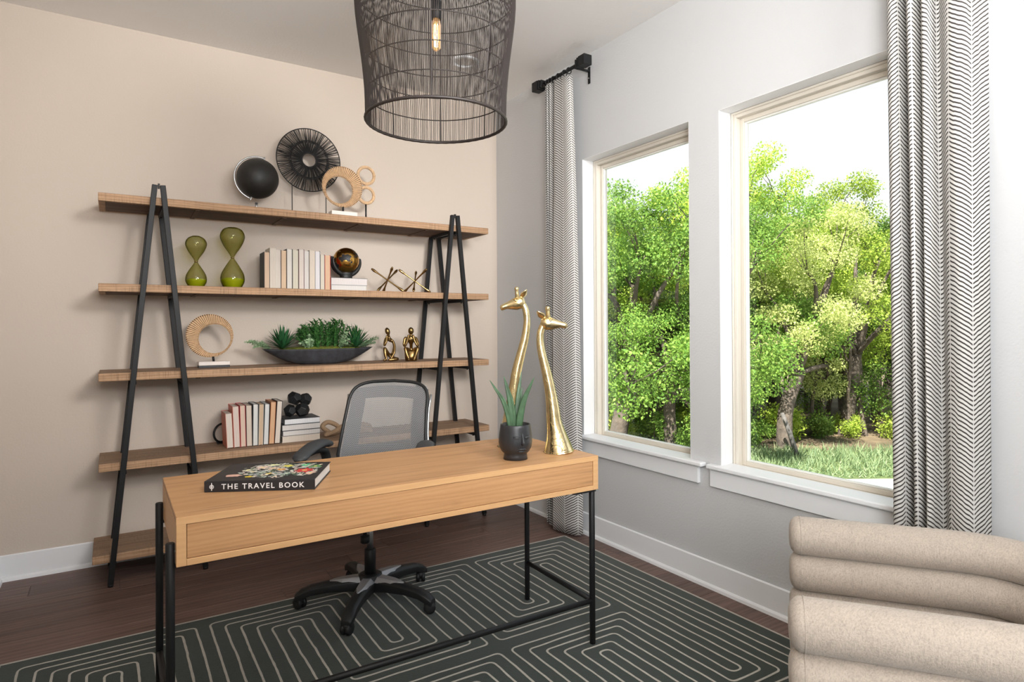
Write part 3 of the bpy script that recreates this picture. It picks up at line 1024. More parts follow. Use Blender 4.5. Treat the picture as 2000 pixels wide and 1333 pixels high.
for sg in (-1, 1):
    pd = MB()
    pts = spline([(sg * 0.258, -0.125, 0.742), (sg * 0.262, -0.06, 0.760), (sg * 0.274, 0.02, 0.756), (sg * 0.288, 0.10, 0.735), (sg * 0.294, 0.142, 0.714)], 6)
    k = len(pts)
    rr = [interp([0, .08, .5, .9, 1], [0.026, 0.038, 0.043, 0.040, 0.024], i / (k - 1)) for i in range(k)]
    pd.tube(pts, rr, 16, squash=0.50, up=(0, 0, 1), round_end=True)
    a_ = pd.build('armrest', M['arm_pad'], OC, True)
    sp = MB()
    pts = spline([(sg * 0.280, 0.06, 0.734), (sg * 0.272, -0.03, 0.728), (sg * 0.268, -0.105, 0.705), (sg * 0.262, -0.125, 0.62), (sg * 0.25, -0.09, 0.52), (sg * 0.20, -0.03, 0.425), (sg * 0.08, -0.02, 0.408)], 6)
    k = len(pts)
    sp.tube(pts, [interp([0, .25, .6, 1], [0.022, 0.026, 0.024, 0.02], i / (k - 1)) for i in range(k)], 12, squash=0.6, up=(0, 1, 0))
    sp.build('arm_support', M['black_plastic'], a_, True)

# ------------------------------------------------------------------ cream channel armchair
FX = Vector((-0.607, 0.795, 0))                # the way it faces
AN = Vector((0.795, 0.607, 0))                 # towards its window-side arm
AC = thing('armchair', 'cream boucle armchair of stacked channel rolls below the right window', 'armchair', (-0.66, -3.52, 0))
Sf, Sn = Vector((-0.678, -3.015, 0)), Vector((-1.233, -3.382, 0))
def arm_path(L_=0.44, rad=0.235):
    pts = []
    c0, c1 = Sf - FX * L_, Sn - FX * L_
    for i in range(9):
        pts.append(Sf.lerp(c0, i / 8))
    for i in range(1, 9):
        a = pi / 2 * i / 8
        pts.append(c0 - FX * rad * sin(a) - AN * rad * (1 - cos(a)))
    e0, e1 = pts[-1], c1 - FX * rad + AN * rad
    for i in range(1, 5):
        pts.append(e0.lerp(e1, i / 4))
    for i in range(1, 9):
        a = pi / 2 * i / 8
        pts.append(c1 - FX * rad * cos(a) + AN * rad * (1 - sin(a)))
    for i in range(1, 9):
        pts.append(c1.lerp(Sn, i / 8))
    return pts
RP = 0.1145
for i in range(6):
    zc = 0.6438 - RP * i
    R_ = 0.0608
    pts = [p + Vector((0, 0, zc)) for p in arm_path()]
    # rounded ends
    full, rad_ = [], []
    e0, e1 = (pts[0] - pts[1]).normalized(), (pts[-1] - pts[-2]).normalized()
    ends = [(0.026, 0.05), (0.0245, 0.55), (0.020, 0.76), (0.012, 0.91), (0.004, 0.985)]
    for d_, f_ in ends:
        full.append(pts[0] + e0 * d_); rad_.append(R_ * f_)
    full += pts; rad_ += [R_] * len(pts)
    for d_, f_ in reversed(ends):
        full.append(pts[-1] + e1 * d_); rad_.append(R_ * f_)
    m_ = MB()
    m_.tube(full, rad_, 28, up=(0, 0, 1), squash=0.99)
    rl = m_.build('channel_roll', M['boucle'], AC, True, world=True)
    for c, e in ((pts[0], e0), (pts[-1], e1)):
        MB().torus(c - e * 0.006, R_ + 0.0002, 0.0016, 40, 6, rot=e.to_track_quat('Z', 'Y').to_matrix()).build('seam', M['boucle'], rl, True, world=True)
m_ = MB()
rotA = Matrix((tuple((FX.x, AN.x, 0)), tuple((FX.y, AN.y, 0)), (0, 0, 1)))
mid = (Sf + Sn) / 2 - FX * 0.27
rg = []
for z, s_ in ((0.10, .95), (0.12, 1), (0.38, 1), (0.405, .97), (0.418, .9)):
    ring = []
    for j in range(36):
        a = 2 * pi * j / 36
        sx = abs(cos(a)) ** 0.4 * (1 if cos(a) > 0 else -1)
        sy = abs(sin(a)) ** 0.4 * (1 if sin(a) > 0 else -1)
        q = rotA @ Vector((sx * 0.25 * s_, sy * 0.255 * s_, z))
        ring.append(mid + q)
    rg.append(ring)
m_.rings(rg)
m_.build('seat_cushion', M['boucle'], AC, True, world=True)

# ------------------------------------------------------------------ curtains and rods
def curtain(label, top, bot, z0, z1, colw, us=0.0):
    """top / bot: fold polylines (y, x) in plan at the top and bottom hems"""
    n = 140
    def resamp(pl):
        P = [Vector((x, y, 0)) for y, x in spline([(y, x, 0) for y, x in pl], 10) for _ in (0,)] if False else [Vector((p[1], p[0], 0)) for p in spline([(y, x, 0) for y, x in pl], 12)]
        return P
    A, B = resamp(top), resamp(bot)
    k = len(A)
    arc = [0.0]
    for i in range(1, k):
        arc.append(arc[-1] + (B[i] - B[i - 1]).length)
    nv = 40
    m_ = MB()
    for i in range(nv + 1):
        f_ = i / nv
        z = z0 + (z1 - z0) * f_
        for j in range(k):
            p = B[j].lerp(A[j], f_ ** 1.6)
            wob = 0.006 * noise.noise(Vector((j * 0.09, z * 1.3, colw * 40)))
            m_.uv[len(m_.v)] = (us + arc[j] / colw, z)
            m_.v.append((p.x + wob, p.y + wob * .5, z))
    for i in range(nv):
        for j in range(k - 1):
            a = i * k + j
            m_.f.append((a, a + 1, a + k + 1, a + k)); m_.m.append(0)
    root = thing('curtain', label, 'curtain', ((A[0].x + A[-1].x) / 2, (A[0].y + A[-1].y) / 2, z0))
    o = m_.build('cloth', M['curtain'], root, True, world=True)
    so = o.modifiers.new('thickness', 'SOLIDIFY')
    so.thickness = 0.002
    return root

curtain('narrow herringbone curtain panel in the corner left of the left window',
        [(-0.835, -.075), (-0.842, -.125), (-0.856, -.072), (-0.868, -.13), (-0.884, -.075), (-0.896, -.13), (-0.915, -.085), (-0.935, -.12), (-1.00, -.118), (-1.06, -.105), (-1.075, -.075)],
        [(-0.815, -.05), (-0.828, -.118), (-0.846, -.05), (-0.862, -.125), (-0.884, -.055), (-0.902, -.135), (-0.930, -.070), (-0.945, -.155), (-1.02, -.150), (-1.125, -.125), (-1.15, -.07)], 0.016, 2.941, 0.098, 0.36)
curtain('wide herringbone curtain panel covering the right edge of the right window',
        [(-3.02, -.06), (-3.035, -.14), (-3.062, -.15), (-3.088, -.07), (-3.105, -.15), (-3.130, -.155), (-3.145, -.085), (-3.160, -.155), (-3.176, -.15), (-3.190, -.10), (-3.235, -.14), (-3.29, -.14), (-3.33, -.06)],
        [(-3.03, -.065), (-3.055, -.15), (-3.088, -.15), (-3.100, -.075), (-3.122, -.14), (-3.140, -.145), (-3.152, -.08), (-3.168, -.155), (-3.184, -.15), (-3.200, -.09), (-3.235, -.14), (-3.285, -.15), (-3.325, -.06)], 0.016, 2.941, 0.076, 0.1)

def rod(label, y_a, y_b, rings_at):
    xc, zc = -0.105, 2.972
    t = thing('curtain_rod', label, 'curtain rod', (xc, (y_a + y_b) / 2, zc))
    MB().tube([(xc, y_a, zc), (xc, y_b, zc)], 0.011, 14).build('rod', M['black_metal'], t, True, world=True)
    for y_, sg in ((y_a, 1), (y_b, -1)):
        fn = MB()
        fn.cbox((xc, y_ + sg * 0.005, zc), (0.050, 0.012, 0.050))
        fn.cbox((xc, y_ + sg * 0.017, zc), (0.030, 0.014, 0.030))
        fn.cbox((xc, y_ + sg * 0.026, zc), (0.058, 0.012, 0.058))
        fn.cbox((xc, y_ + sg * 0.035, zc), (0.034, 0.010, 0.034))
        fn.cbox((xc, y_ + sg * 0.070, zc), (0.062, 0.062, 0.062))
        fn.build('finial', M['black_metal'], t, world=True, bevel=0.002, seg=1)
        yb = y_ - sg * 0.012
        br = MB()
        br.box(-0.006, -0.0003, yb - 0.011, yb + 0.011, zc - 0.095, zc + 0.012)
        br.box(xc, -0.005, yb - 0.008, yb + 0.008, zc - 0.022, zc - 0.010)
        br.box(xc - 0.016, xc + 0.016, yb - 0.010, yb + 0.010, zc - 0.022, zc - 0.0112)
        b_ = br.build('bracket', M['black_metal'], t, world=True, bevel=0.002, seg=1)
        MB().tube([(-0.0058, yb, zc - 0.06), (-0.0085, yb, zc - 0.06)], 0.004, 8).build('screw', M['silver'], b_, True, world=True)
    for y_ in rings_at:
        MB().torus((xc, y_, zc - 0.006), 0.0185, 0.003, 24, 8, rot=Matrix.Rotation(pi / 2, 3, 'X') @ Matrix.Rotation(0.1, 3, 'X')).build('curtain_ring', M['black_metal'], t, True, world=True)
rod('short black curtain rod with square finials above the corner curtain', -0.80, -1.165, (-0.845, -0.875, -0.91, -0.965, -1.03, -1.075))
rod('short black curtain rod above the curtain at the right window', -2.97, -3.36, (-3.03, -3.09, -3.13, -3.18, -3.24, -3.31))

# ------------------------------------------------------------------ pendant
PX, PY = -1.58, -2.20
PL = thing('pendant_lamp', 'black wire basket pendant with a glowing bulb hanging above the desk', 'pendant lamp', (PX, PY, 2.07))
zk = [0.0, 0.03, 0.10, 0.193, 0.27, 0.367, 0.45, 0.53, 0.60, 0.66, 0.705, 0.735, 0.75]
rk = [0.250, 0.2505, 0.2525, 0.261, 0.271, 0.2835, 0.287, 0.279, 0.250, 0.200, 0.135, 0.070, 0.035]
def shade_r(z):
    return interp(zk, rk, z)
prof = spline([(r, z, 0) for r, z in zip(rk, zk)], 2)
m_ = MB()
rw = random.Random(5)
NW = 250
for i in range(NW):
    a0 = 2 * pi * (i + rw.uniform(-.18, .18)) / NW
    a1 = 2 * pi * (i + rw.uniform(-.18, .18)) / NW
    pts = []
    for j, q in enumerate(prof):
        a = a0 + (a1 - a0) * q.y / 0.75 + 0.004 * sin(q.y * 14 + i)
        pts.append((q.x * cos(a), q.x * sin(a), q.y))
    m_.tube(pts, 0.00125, 4, cap=False)
m_.build('wires', M['pod'], PL, kind='stuff')
for k in range(9):
    z = 0.0 if k == 0 else 0.0915 * k - 0.004
    if z > 0.73:
        continue
    r = shade_r(z) - (0 if k == 0 else 0.002)
    MB().torus((0, 0, z), r, 0.0055 if k == 0 else 0.0021, 96, 8, rmod=(lambda i: 1 + 0.16 * (i % 2)) if k == 0 else None).build('rim' if k == 0 else 'hoop', M['pod'], PL, True)
for k in range(8):
    a = 2 * pi * (k + 0.35) / 8
    MB().tube([((q.x - .002) * cos(a), (q.x - .002) * sin(a), q.y) for q in prof], 0.0024, 6).build('rib', M['pod'], PL, True)
MB().lathe([(0.040, 0.742), (0.042, 0.750), (0.020, 0.775), (0.006, 0.785)], 20).build('top_cap', M['black_metal'], PL, True)
MB().lathe([(0.003, 0.78), (0.003, 0.99)], 8).build('cord', M['black_plastic'], PL, True)
MB().lathe([(0.006, 0.96), (0.055, 0.982), (0.06, 0.9995)], 28).build('canopy', M['black_metal'], PL, True)
sk = MB().lathe([(0.004, 0.77), (0.004, 0.44), (0.0195, 0.435), (0.0195, 0.372), (0.016, 0.370)], 20).build('socket', M['black_metal'], PL, True)
bl = MB().lathe([(0.012, 0.372), (0.014, 0.362), (0.0185, 0.345), (0.0190, 0.285), (0.0165, 0.268), (0.008, 0.258), (0.0005, 0.256)], 20).build('bulb', M['bulb_glass'], PL, True)
fm = MB()
for k in range(5):
    a = 2 * pi * k / 5
    fm.tube([(0.007 * cos(a), 0.007 * sin(a), 0.352), (0.008 * cos(a + .5), 0.008 * sin(a + .5), 0.31), (0.006 * cos(a), 0.006 * sin(a), 0.272)], 0.0014, 5)
fm.build('filament', M['filament'], bl, True)
# ------------------------------------------------------------------ things on the bookcase and the desk
Z1, Z2, Z3, Z4 = [q + 0.0006 for q in SHELF_Z[:4]]
DZ += 0.0005
RV = Vector((cos(YAW), -sin(YAW), 0))       # roughly "right" for someone standing at the desk front
FV = Vector((sin(YAW), cos(YAW), 0))
XR = Matrix.Rotation(pi / 2, 3, 'X')        # turns a lathe/torus axis from Z to -Y

cover_mats = {}
def cmat(rgb, rough=0.55):
    k = ('cover', rgb)
    if k not in cover_mats:
        cover_mats[k] = simple('cover_%d_%d_%d' % rgb, rgb, rough)
    return cover_mats[k]
def pmat(rgb):
    k = ('page', rgb)
    if k not in cover_mats:
        m, t = mat('pages_%d_%d_%d' % rgb)
        a = noise_tex(t, coords(t, (160, 4, 4)), 2.2, 2)
        c = tuple(q * 0.82 for q in lin(rgb)[:3]) + (1,)
        finish(m, t, ramp(t, a, [(.3, tuple(q * .86 for q in c[:3]) + (1,)), (.7, c)]), 0.85, 0, None, 0.2)
        cover_mats[k] = m
    return cover_mats[k]

def book(label, group, loc, w_, d_, h_, cover, page, tilt=0.0, rz=0.0, lying=False):
    """upright, fore edge towards -y, spine at the back; w_ thickness, d_ depth, h_ height.  lying: cover down, fore edge towards -y"""
    b = thing('book', label, 'book', loc, rz, group)
    b.rotation_euler = (0, tilt, rz)
    c = 0.0022
    m_ = MB()
    p = MB()
    if lying:      # w_ = height of the stack layer, h_ = width along x
        m_.box(-h_ / 2, h_ / 2, 0, d_, 0, c).box(-h_ / 2, h_ / 2, 0, d_, w_ - c, w_).box(-h_ / 2, h_ / 2, d_ - c, d_, c, w_ - c)
        p.box(-h_ / 2 + .003, h_ / 2 - .003, 0.002, d_ - c - .0004, c + .0002, w_ - c - .0002)
    else:
        m_.box(-w_ / 2, -w_ / 2 + c, 0, d_, 0, h_).box(w_ / 2 - c, w_ / 2, 0, d_, 0, h_).box(-w_ / 2 + c, w_ / 2 - c, d_ - c, d_, 0, h_)
        p.box(-w_ / 2 + c + .0002, w_ / 2 - c - .0002, 0.0022, d_ - c - .0004, 0.003, h_ - 0.003)
    m_.build('cover', cmat(cover), b, bevel=0.0006, seg=1)
    p.build('pages', pmat(page), b)
    return b

# second shelf: a row of books with their page edges turned outwards
xs = [-1.8037, -1.7711, -1.7359, -1.7068, -1.674, -1.6402, -1.6027, -1.5688, -1.5368, -1.5033, -1.4714, -1.443, -1.4073]
tp = [1.7871, 1.8137, 1.8059, 1.8028, 1.8124, 1.8096, 1.8143, 1.8088, 1.8133, 1.8102, 1.789, 1.7882]
row2 = [((40, 42, 48), (236, 206, 178), 'black cover and peach page edges, at the left end of the row'),
        ((226, 218, 206), (236, 224, 210), 'tall, cream pages, second from the left end of the row'),
        ((226, 218, 208), (236, 226, 214), 'cream pages, left neighbour of the tan-paged book mid row'),
        ((70, 50, 44), (238, 208, 176), 'tan page edges in the left half of the row'),
        ((62, 62, 64), (240, 234, 224), 'off-white pages between dark boards, just right of the tan one'),
        ((64, 56, 54), (232, 226, 206), 'yellowish page edges in the middle of the row'),
        ((104, 46, 46), (238, 226, 216), 'pale pinkish pages beside a dark red board mid row'),
        ((96, 96, 98), (240, 234, 228), 'off-white pages right of the dark red board'),
        ((228, 216, 200), (238, 224, 208), 'cream pages with cream cover left of the whitest book'),
        ((120, 120, 124), (244, 240, 242), 'the whitest page edges near the right end of the row'),
        ((104, 108, 104), (236, 226, 208), 'short, cream pages, second from the right end of the row'),
        ((206, 62, 56), (238, 200, 168), 'tan pages and bright red cover at the right end of the row')]
for i, (cv, pg, lb) in enumerate(row2):
    wd = xs[i + 1] - xs[i] - 0.0006
    book('second-shelf book, ' + lb, 'page-out books on the second shelf', ((xs[i] + xs[i + 1]) / 2, -0.30 + (0.008 if i in (2, 7) else 0), Z2), wd, 0.135 + 0.008 * (i % 3), tp[i] - Z2, cv, pg)

book('flat white-paged book under another, beside the upright row on the second shelf', 'two flat books under the hand sculpture', (-1.2900, -0.305, Z2), 0.0345, 0.17, 0.232, (222, 220, 218), (240, 236, 232), lying=True)
book('flat white-paged book with dark lower board right under the hand sculpture', 'two flat books under the hand sculpture', (-1.2875, -0.305, Z2 + 0.0348), 0.047, 0.17, 0.238, (96, 98, 96), (240, 232, 230), lying=True)

# fourth shelf: fanned row of books
B4 = [(-2.012, -1.974, 0.203, -3.2, (206, 120, 98), (240, 228, 214), 'shortest, coral cover, at the left end beside the black ring'),
      (-1.974, -1.938, 0.241, -2.6, (222, 130, 112), (240, 222, 210), 'coral cover, second from the left end'),
      (-1.938, -1.906, 0.244, -1.6, (196, 66, 78), (238, 212, 190), 'peach pages behind a crimson board'),
      (-1.906, -1.872, 0.242, -1.0, (110, 96, 88), (236, 218, 200), 'beige pages, fourth from the left end'),
      (-1.872, -1.841, 0.246, 0.6, (84, 88, 90), (240, 238, 232), 'white pages between grey boards mid row'),
      (-1.841, -1.813, 0.244, 1.6, (206, 200, 190), (226, 196, 164), 'tan pages between two white-paged books'),
      (-1.813, -1.782, 0.243, 2.4, (66, 74, 74), (240, 238, 234), 'white pages, third from the right end'),
      (-1.782, -1.750, 0.253, 3.4, (178, 110, 70), (236, 190, 150), 'darkest tan pages near the right end'),
      (-1.750, -1.716, 0.255, 4.4, (62, 56, 54), (240, 226, 212), 'cream pages, brown board, at the right end leaning to the flat pile')]
for i, (a, b, h_, tl, cv, pg, lb) in enumerate(B4):
    book('lower-shelf book, ' + lb, 'page-out books on the lower shelf', ((a + b) / 2, -0.305, Z4 + abs(sin(radians(tl))) * (b - a) / 2 + .0003), b - a - 0.0024, 0.165, h_, cv, pg, tilt=radians(tl * .82))
zz = Z4
for i, (h_, wd, dx, cv, pg, lb) in enumerate((
        (0.039, 0.230, 0.0, (206, 196, 184), (238, 224, 208), 'bottom book of the flat pile on the lower shelf, cream pages'),
        (0.032, 0.226, 0.002, (88, 84, 84), (238, 232, 226), 'book second from the bottom of the flat pile on the lower shelf'),
        (0.036, 0.228, -0.001, (70, 72, 76), (236, 230, 224), 'book second from the top of the flat pile on the lower shelf'),
        (0.034, 0.214, 0.006, (52, 54, 58), (242, 242, 242), 'black covered book on top of the flat pile on the lower shelf'))):
    book('' + lb, 'flat pile of books on the lower shelf', (-1.590 + dx, -0.302, zz), h_, 0.19, wd, cv, pg, lying=True)
    zz += h_ + 0.0002
ZTOP4 = zz

# black faceted knot of dodecahedra on that pile
def dodeca(m2, c, r, rot):
    ph = (1 + sqrt(5)) / 2
    pts = [Vector(p) for p in ([(x, y_, z) for x in (-1, 1) for y_ in (-1, 1) for z in (-1, 1)] + [(0, a / ph, b * ph) for a in (-1, 1) for b in (-1, 1)] + [(a / ph, b * ph, 0) for a in (-1, 1) for b in (-1, 1)] + [(a * ph, 0, b / ph) for a in (-1, 1) for b in (-1, 1)])]
    bm = bmesh.new()
    for p in pts:
        bm.verts.new(rot @ (p * r / sqrt(3)) + Vector(c))
    bmesh.ops.convex_hull(bm, input=bm.verts)
    bmesh.ops.dissolve_limit(bm, angle_limit=0.05, verts=bm.verts, edges=bm.edges)
    bm.verts.ensure_lookup_table()
    bm.verts.index_update()
    m2.add([v.co[:] for v in bm.verts], [[v.index for v in f.verts] for f in bm.faces])
    bm.free()
t = thing('geometric_ornament', 'black faceted ornament of joined dodecahedrons on the flat book pile', 'ornament', (-1.592, -0.21, ZTOP4))
pc = MB().mats and None
for c, r in (((-0.016, 0.01, 0.114), 0.046), ((0.049, 0.0, 0.104), 0.043), ((-0.046, 0.0, 0.040), 0.041), ((0.026, -0.014, 0.042), 0.047)):
    m_ = MB()
    dodeca(m_, c, r, Matrix.Rotation(c[0] * 40, 3, 'Y') @ Matrix.Rotation(0.5 + c[2] * 9, 3, 'X'))
    m_.build('dodecahedron', M['black_plastic'], t, bevel=0.0015, seg=1)

# rope knot behind the chair
t = thing('rope_knot', 'thick beige rope knot ornament right of the flat book pile', 'ornament', (-1.28, -0.20, Z4))
kp = [(-0.145, -0.045, 0.016), (-0.085, -0.035, 0.030), (-0.02, 0.0, 0.055), (0.05, 0.01, 0.060), (0.125, 0.03, 0.050), (0.165, 0.01, 0.035), (0.125, -0.035, 0.020), (0.04, -0.03, 0.022), (-0.03, -0.012, 0.038), (-0.075, 0.0, 0.072), (-0.118, 0.012, 0.086), (-0.150, 0.012, 0.062), (-0.128, -0.004, 0.036), (-0.085, -0.012, 0.016), (0.0, -0.03, 0.050), (0.07, -0.04, 0.046), (0.15, -0.045, 0.016)]
MB().tube(spline(kp, 8), 0.0145, 12, round_end=True).build('rope', M['rope'], t, True)

# black ring bookend
t = thing('ring_bookend', 'thin black metal ring beside the lower row of books', 'bookend', (-2.008, -0.088, Z4))
MB().torus((0, 0, 0.062), 0.055, 0.0065, 48, 8, rot=Matrix.Rotation(0.5, 3, 'Z') @ XR).build('ring', M['black_metal'], t, True)
MB().box(-0.03, 0.05, -0.025, 0.03, 0, 0.004).build('base', M['black_metal'], t)
MB().tube([(0.012, 0, 0.122), (0.012, 0, 0.142)], 0.004, 8).build('stud', M['black_metal'], t)

# hourglasses
def hourglass(label, x, y_, z, hh, r_top, r_bot, z_neck):
    t = thing('hourglass', label, 'hourglass', (x, y_, z), 0, 'olive glass hourglasses on the second shelf')
    def outline(dr):
        k = [(0.0, 0.68 * r_bot), (0.012, 0.80 * r_bot), (0.12 * hh, r_bot), (0.23 * hh, 0.95 * r_bot), (0.34 * hh, 0.66 * r_bot), (z_neck - 0.055 * hh, 0.30 * r_bot), (z_neck - 0.018 * hh, 0.0105), (z_neck, 0.0080), (z_neck + 0.018 * hh, 0.0105),
             (z_neck + 0.075 * hh, 0.32 * r_top), (z_neck + 0.20 * hh, 0.75 * r_top), (z_neck + 0.315 * hh, r_top), (z_neck + 0.39 * hh, 0.985 * r_top), (hh - 0.014, 0.78 * r_top), (hh - 0.002, 0.44 * r_top), (hh, 0.02)]
        pts = spline([(r, zz_, 0) for zz_, r in k], 4)
        return [(max(0.0005, q.x - dr), min(max(q.y, dr), hh - dr)) for q in pts]
    o, i_ = outline(0), outline(0.0035)
    m_ = MB()
    m_.lathe(o, 40)
    n0 = len(m_.f)
    m2 = MB().lathe(i_, 40)
    m_.add(m2.v, [tuple(reversed(f)) for f in m2.f])
    m_.build('glass_body', M['green_glass'], t, True)
    sd_ = [(r, q) for r, q in outline(0.0042) if q < 0.17 * hh]
    sd_ += [(sd_[-1][0] * 0.6, 0.172 * hh), (0.001, 0.176 * hh)]
    MB().lathe(sd_, 32).build('sand', M['sand'], t, True)
    MB().torus((0, 0, z_neck), 0.0095, 0.0022, 24, 8).build('neck_ring', M['brass'], t, True)
hourglass('shorter olive green glass hourglass on the second shelf', -2.160, -0.22, Z2, 0.297, 0.056, 0.056, 0.148)
hourglass('taller olive green glass hourglass right of the shorter one', -1.966, -0.22, Z2, 0.362, 0.0675, 0.0665, 0.182)

# hand sculpture holding a gold globe
t = thing('hand_sculpture', 'black hand sculpture holding a gold and black globe on two white books', 'sculpture', (-1.2805, -0.22, Z2 + 0.082))
GC = Vector((0.0, 0.004, 0.120))
m_, mt_ = mat('gold_globe_with_black_continents')
n_ = noise_tex(mt_, coords(mt_, (1, 1, 1)), 15, 3, 0.55)
pz = N(mt_, 'Principled') if False else None
ln_ = ramp(mt_, n_, [(0.545, (0, 0, 0, 1)), (0.56, (1, 1, 1, 1))])
pg_ = finish(m_, mt_, mixrgb(mt_, ln_, lin((206, 160, 82)), lin((22, 22, 26))), mixrgb(mt_, ln_, (.22, .22, .22, 1), (.5, .5, .5, 1)), 1.0)
inv = math_(mt_, 'SUBTRACT', 1.0, ln_)
L(mt_, inv, pg_.inputs['Metallic'])
MB().sphere(GC, 0.0835, 36, 24).build('globe', m_, t, True)
hm = MB()
rgs = []
for z, rx, ry, cy in ((0.0, 0.042, 0.032, 0.004), (0.012, 0.040, 0.031, 0.004), (0.028, 0.044, 0.034, 0.008), (0.038, 0.052, 0.040, 0.010), (0.0435, 0.046, 0.036, 0.010)):
    rgs.append([(rx * cos(2 * pi * j / 20), cy + ry * sin(2 * pi * j / 20), z) for j in range(20)])
hm.rings(rgs)
hm.build('palm', M['black_plastic'], t, True)
def finger(az0, az1, lat0, lat1, r0, r1, nm):
    pts, rr = [], []
    for i in range(12):
        f_ = i / 11
        la = radians(lat0 + (lat1 - lat0) * f_)
        az = radians(az0 + (az1 - az0) * f_)
        R_ = 0.0845 + r0 * 0.62
        pts.append(GC + Vector((cos(la) * cos(az), cos(la) * sin(az), sin(la))) * R_)
        rr.append(r0 + (r1 - r0) * f_)
    MB().tube(pts, rr, 10, round_end=True).build(nm, M['black_plastic'], t, True)
finger(-8, 4, -74, 6, 0.0165, 0.0085, 'thumb')
for k, (az, l1) in enumerate(((196, 8), (171, 12), (146, 10), (122, 0))):
    finger(az, az - 4, -72, l1, 0.0140, 0.0075, 'finger')

# brass jacks
def jack(label, x, y_, z, azs, Lh=0.128):
    t = thing('jack_ornament', label, 'ornament', (x, y_, z), 0, 'brass jack ornaments on the second shelf')
    cz = 0.577 * Lh + 0.008
    for a in azs:
        a = radians(a)
        d = RV * (0.816 * cos(a)) + FV * (-0.816 * sin(a)) + Vector((0, 0, 0.577))
        c = Vector((0, 0, cz))
        fs = np.linspace(-1, 1, 17)
        rr = [interp([0, .62, .86, .95, 1.0], [0.0044, 0.0056, 0.0098, 0.0105, 0.0070], abs(f_)) for f_ in fs]
        MB().tube([c + d * Lh * f_ for f_ in fs], rr, 12, round_end=True).build('rod', M['brass'], t, True)
jack('left one of two brass jack ornaments on the second shelf', -1.009, -0.25, Z2, (180, 62, 296))
jack('right one of two brass jack ornaments near the right A-frame', -0.812, -0.25, Z2, (165, 266, 34))

# top shelf: black globe
t = thing('globe', 'black leather-look globe on a silver arc at the top shelf', 'globe', (-1.822, -0.20, Z1))
MB().lathe([(0.062, 0), (0.062, 0.006), (0.056, 0.010), (0.010, 0.012)], 28).build('base', M['silver'], t, True)
gc = Vector((0.002, 0, 0.206))
MB().lathe([(0.009, 0.010), (0.009, 0.058)], 14, (-0.006, 0, 0)).build('stem', M['silver'], t, True)
tl = radians(-17)
MB().sphere(gc, 0.121, 40, 28, rot=Matrix.Rotation(tl, 3, 'Y')).build('ball', M['globe_black'], t, True)
pts = []
for i in range(25):
    a = tl + radians(0) + pi * i / 24        # from the top pole round the left to the bottom pole
    pts.append(gc + Vector((-sin(a) * 0.132, 0, cos(a) * 0.132)))
MB().tube(pts, 0.0055, 10, squash=0.7, up=(0, 1, 0), round_end=True).build('meridian_arc', M['silver'], t, True)
for s_ in (1, -1):
    d = Vector((-sin(tl), 0, cos(tl))) * s_
    MB().tube([gc + d * 0.118, gc + d * 0.140], 0.0045, 8, round_end=True).build('pivot', M['silver'], t, True)

# black woven disc on two thin rods
t = thing('woven_disc', 'large round black fibre disc on two thin rods at the top shelf', 'ornament', (-1.49, -0.12, Z1))
DC = Vector((0, 0, 2.4195 - Z1))
rw = random.Random(2)
fb = MB()
for i in range(960):
    a = 2 * pi * (i + rw.uniform(-.8, .8)) / 960
    da = rw.uniform(-.03, .03)
    r0, r1, yy = (0.046, rw.choice((0.125, 0.125, 0.118)), 0.004) if i % 2 else (0.112, 0.203, 0.010)
    w_ = rw.uniform(0.0008, 0.0018)
    if rw.random() < 0.10:
        continue
    p0 = DC + Vector((r0 * cos(a), yy * .3, r0 * sin(a)))
    p1 = DC + Vector((r1 * cos(a + da), yy + rw.uniform(-.002, .002), r1 * sin(a + da)))
    fb.tube([p0, p1], w_, 3, cap=False)
fb.build('fibres', M['fibre'], t, kind='stuff')
for r, nm in ((0.203, 'outer_hoop'), (0.125, 'middle_hoop'), (0.046, 'inner_hoop')):
    MB().torus(DC + Vector((0, 0.006 if r > .2 else 0.003, 0)), r, 0.0032 if r > .05 else 0.005, 72, 8, rot=XR).build(nm, M['fibre'], t, True)
MB().box(-0.15, 0.155, -0.035, 0.035, 0, 0.012).build('base', M['black_metal'], t, bevel=0.002)
for x in (-0.1075, 0.1085):
    zt = DC.z - sqrt(0.203 ** 2 - x * x)
    MB().tube([(x, 0.004, 0.01), (x, 0.004, zt)], 0.0028, 8).build('rod', M['black_metal'], t, True)

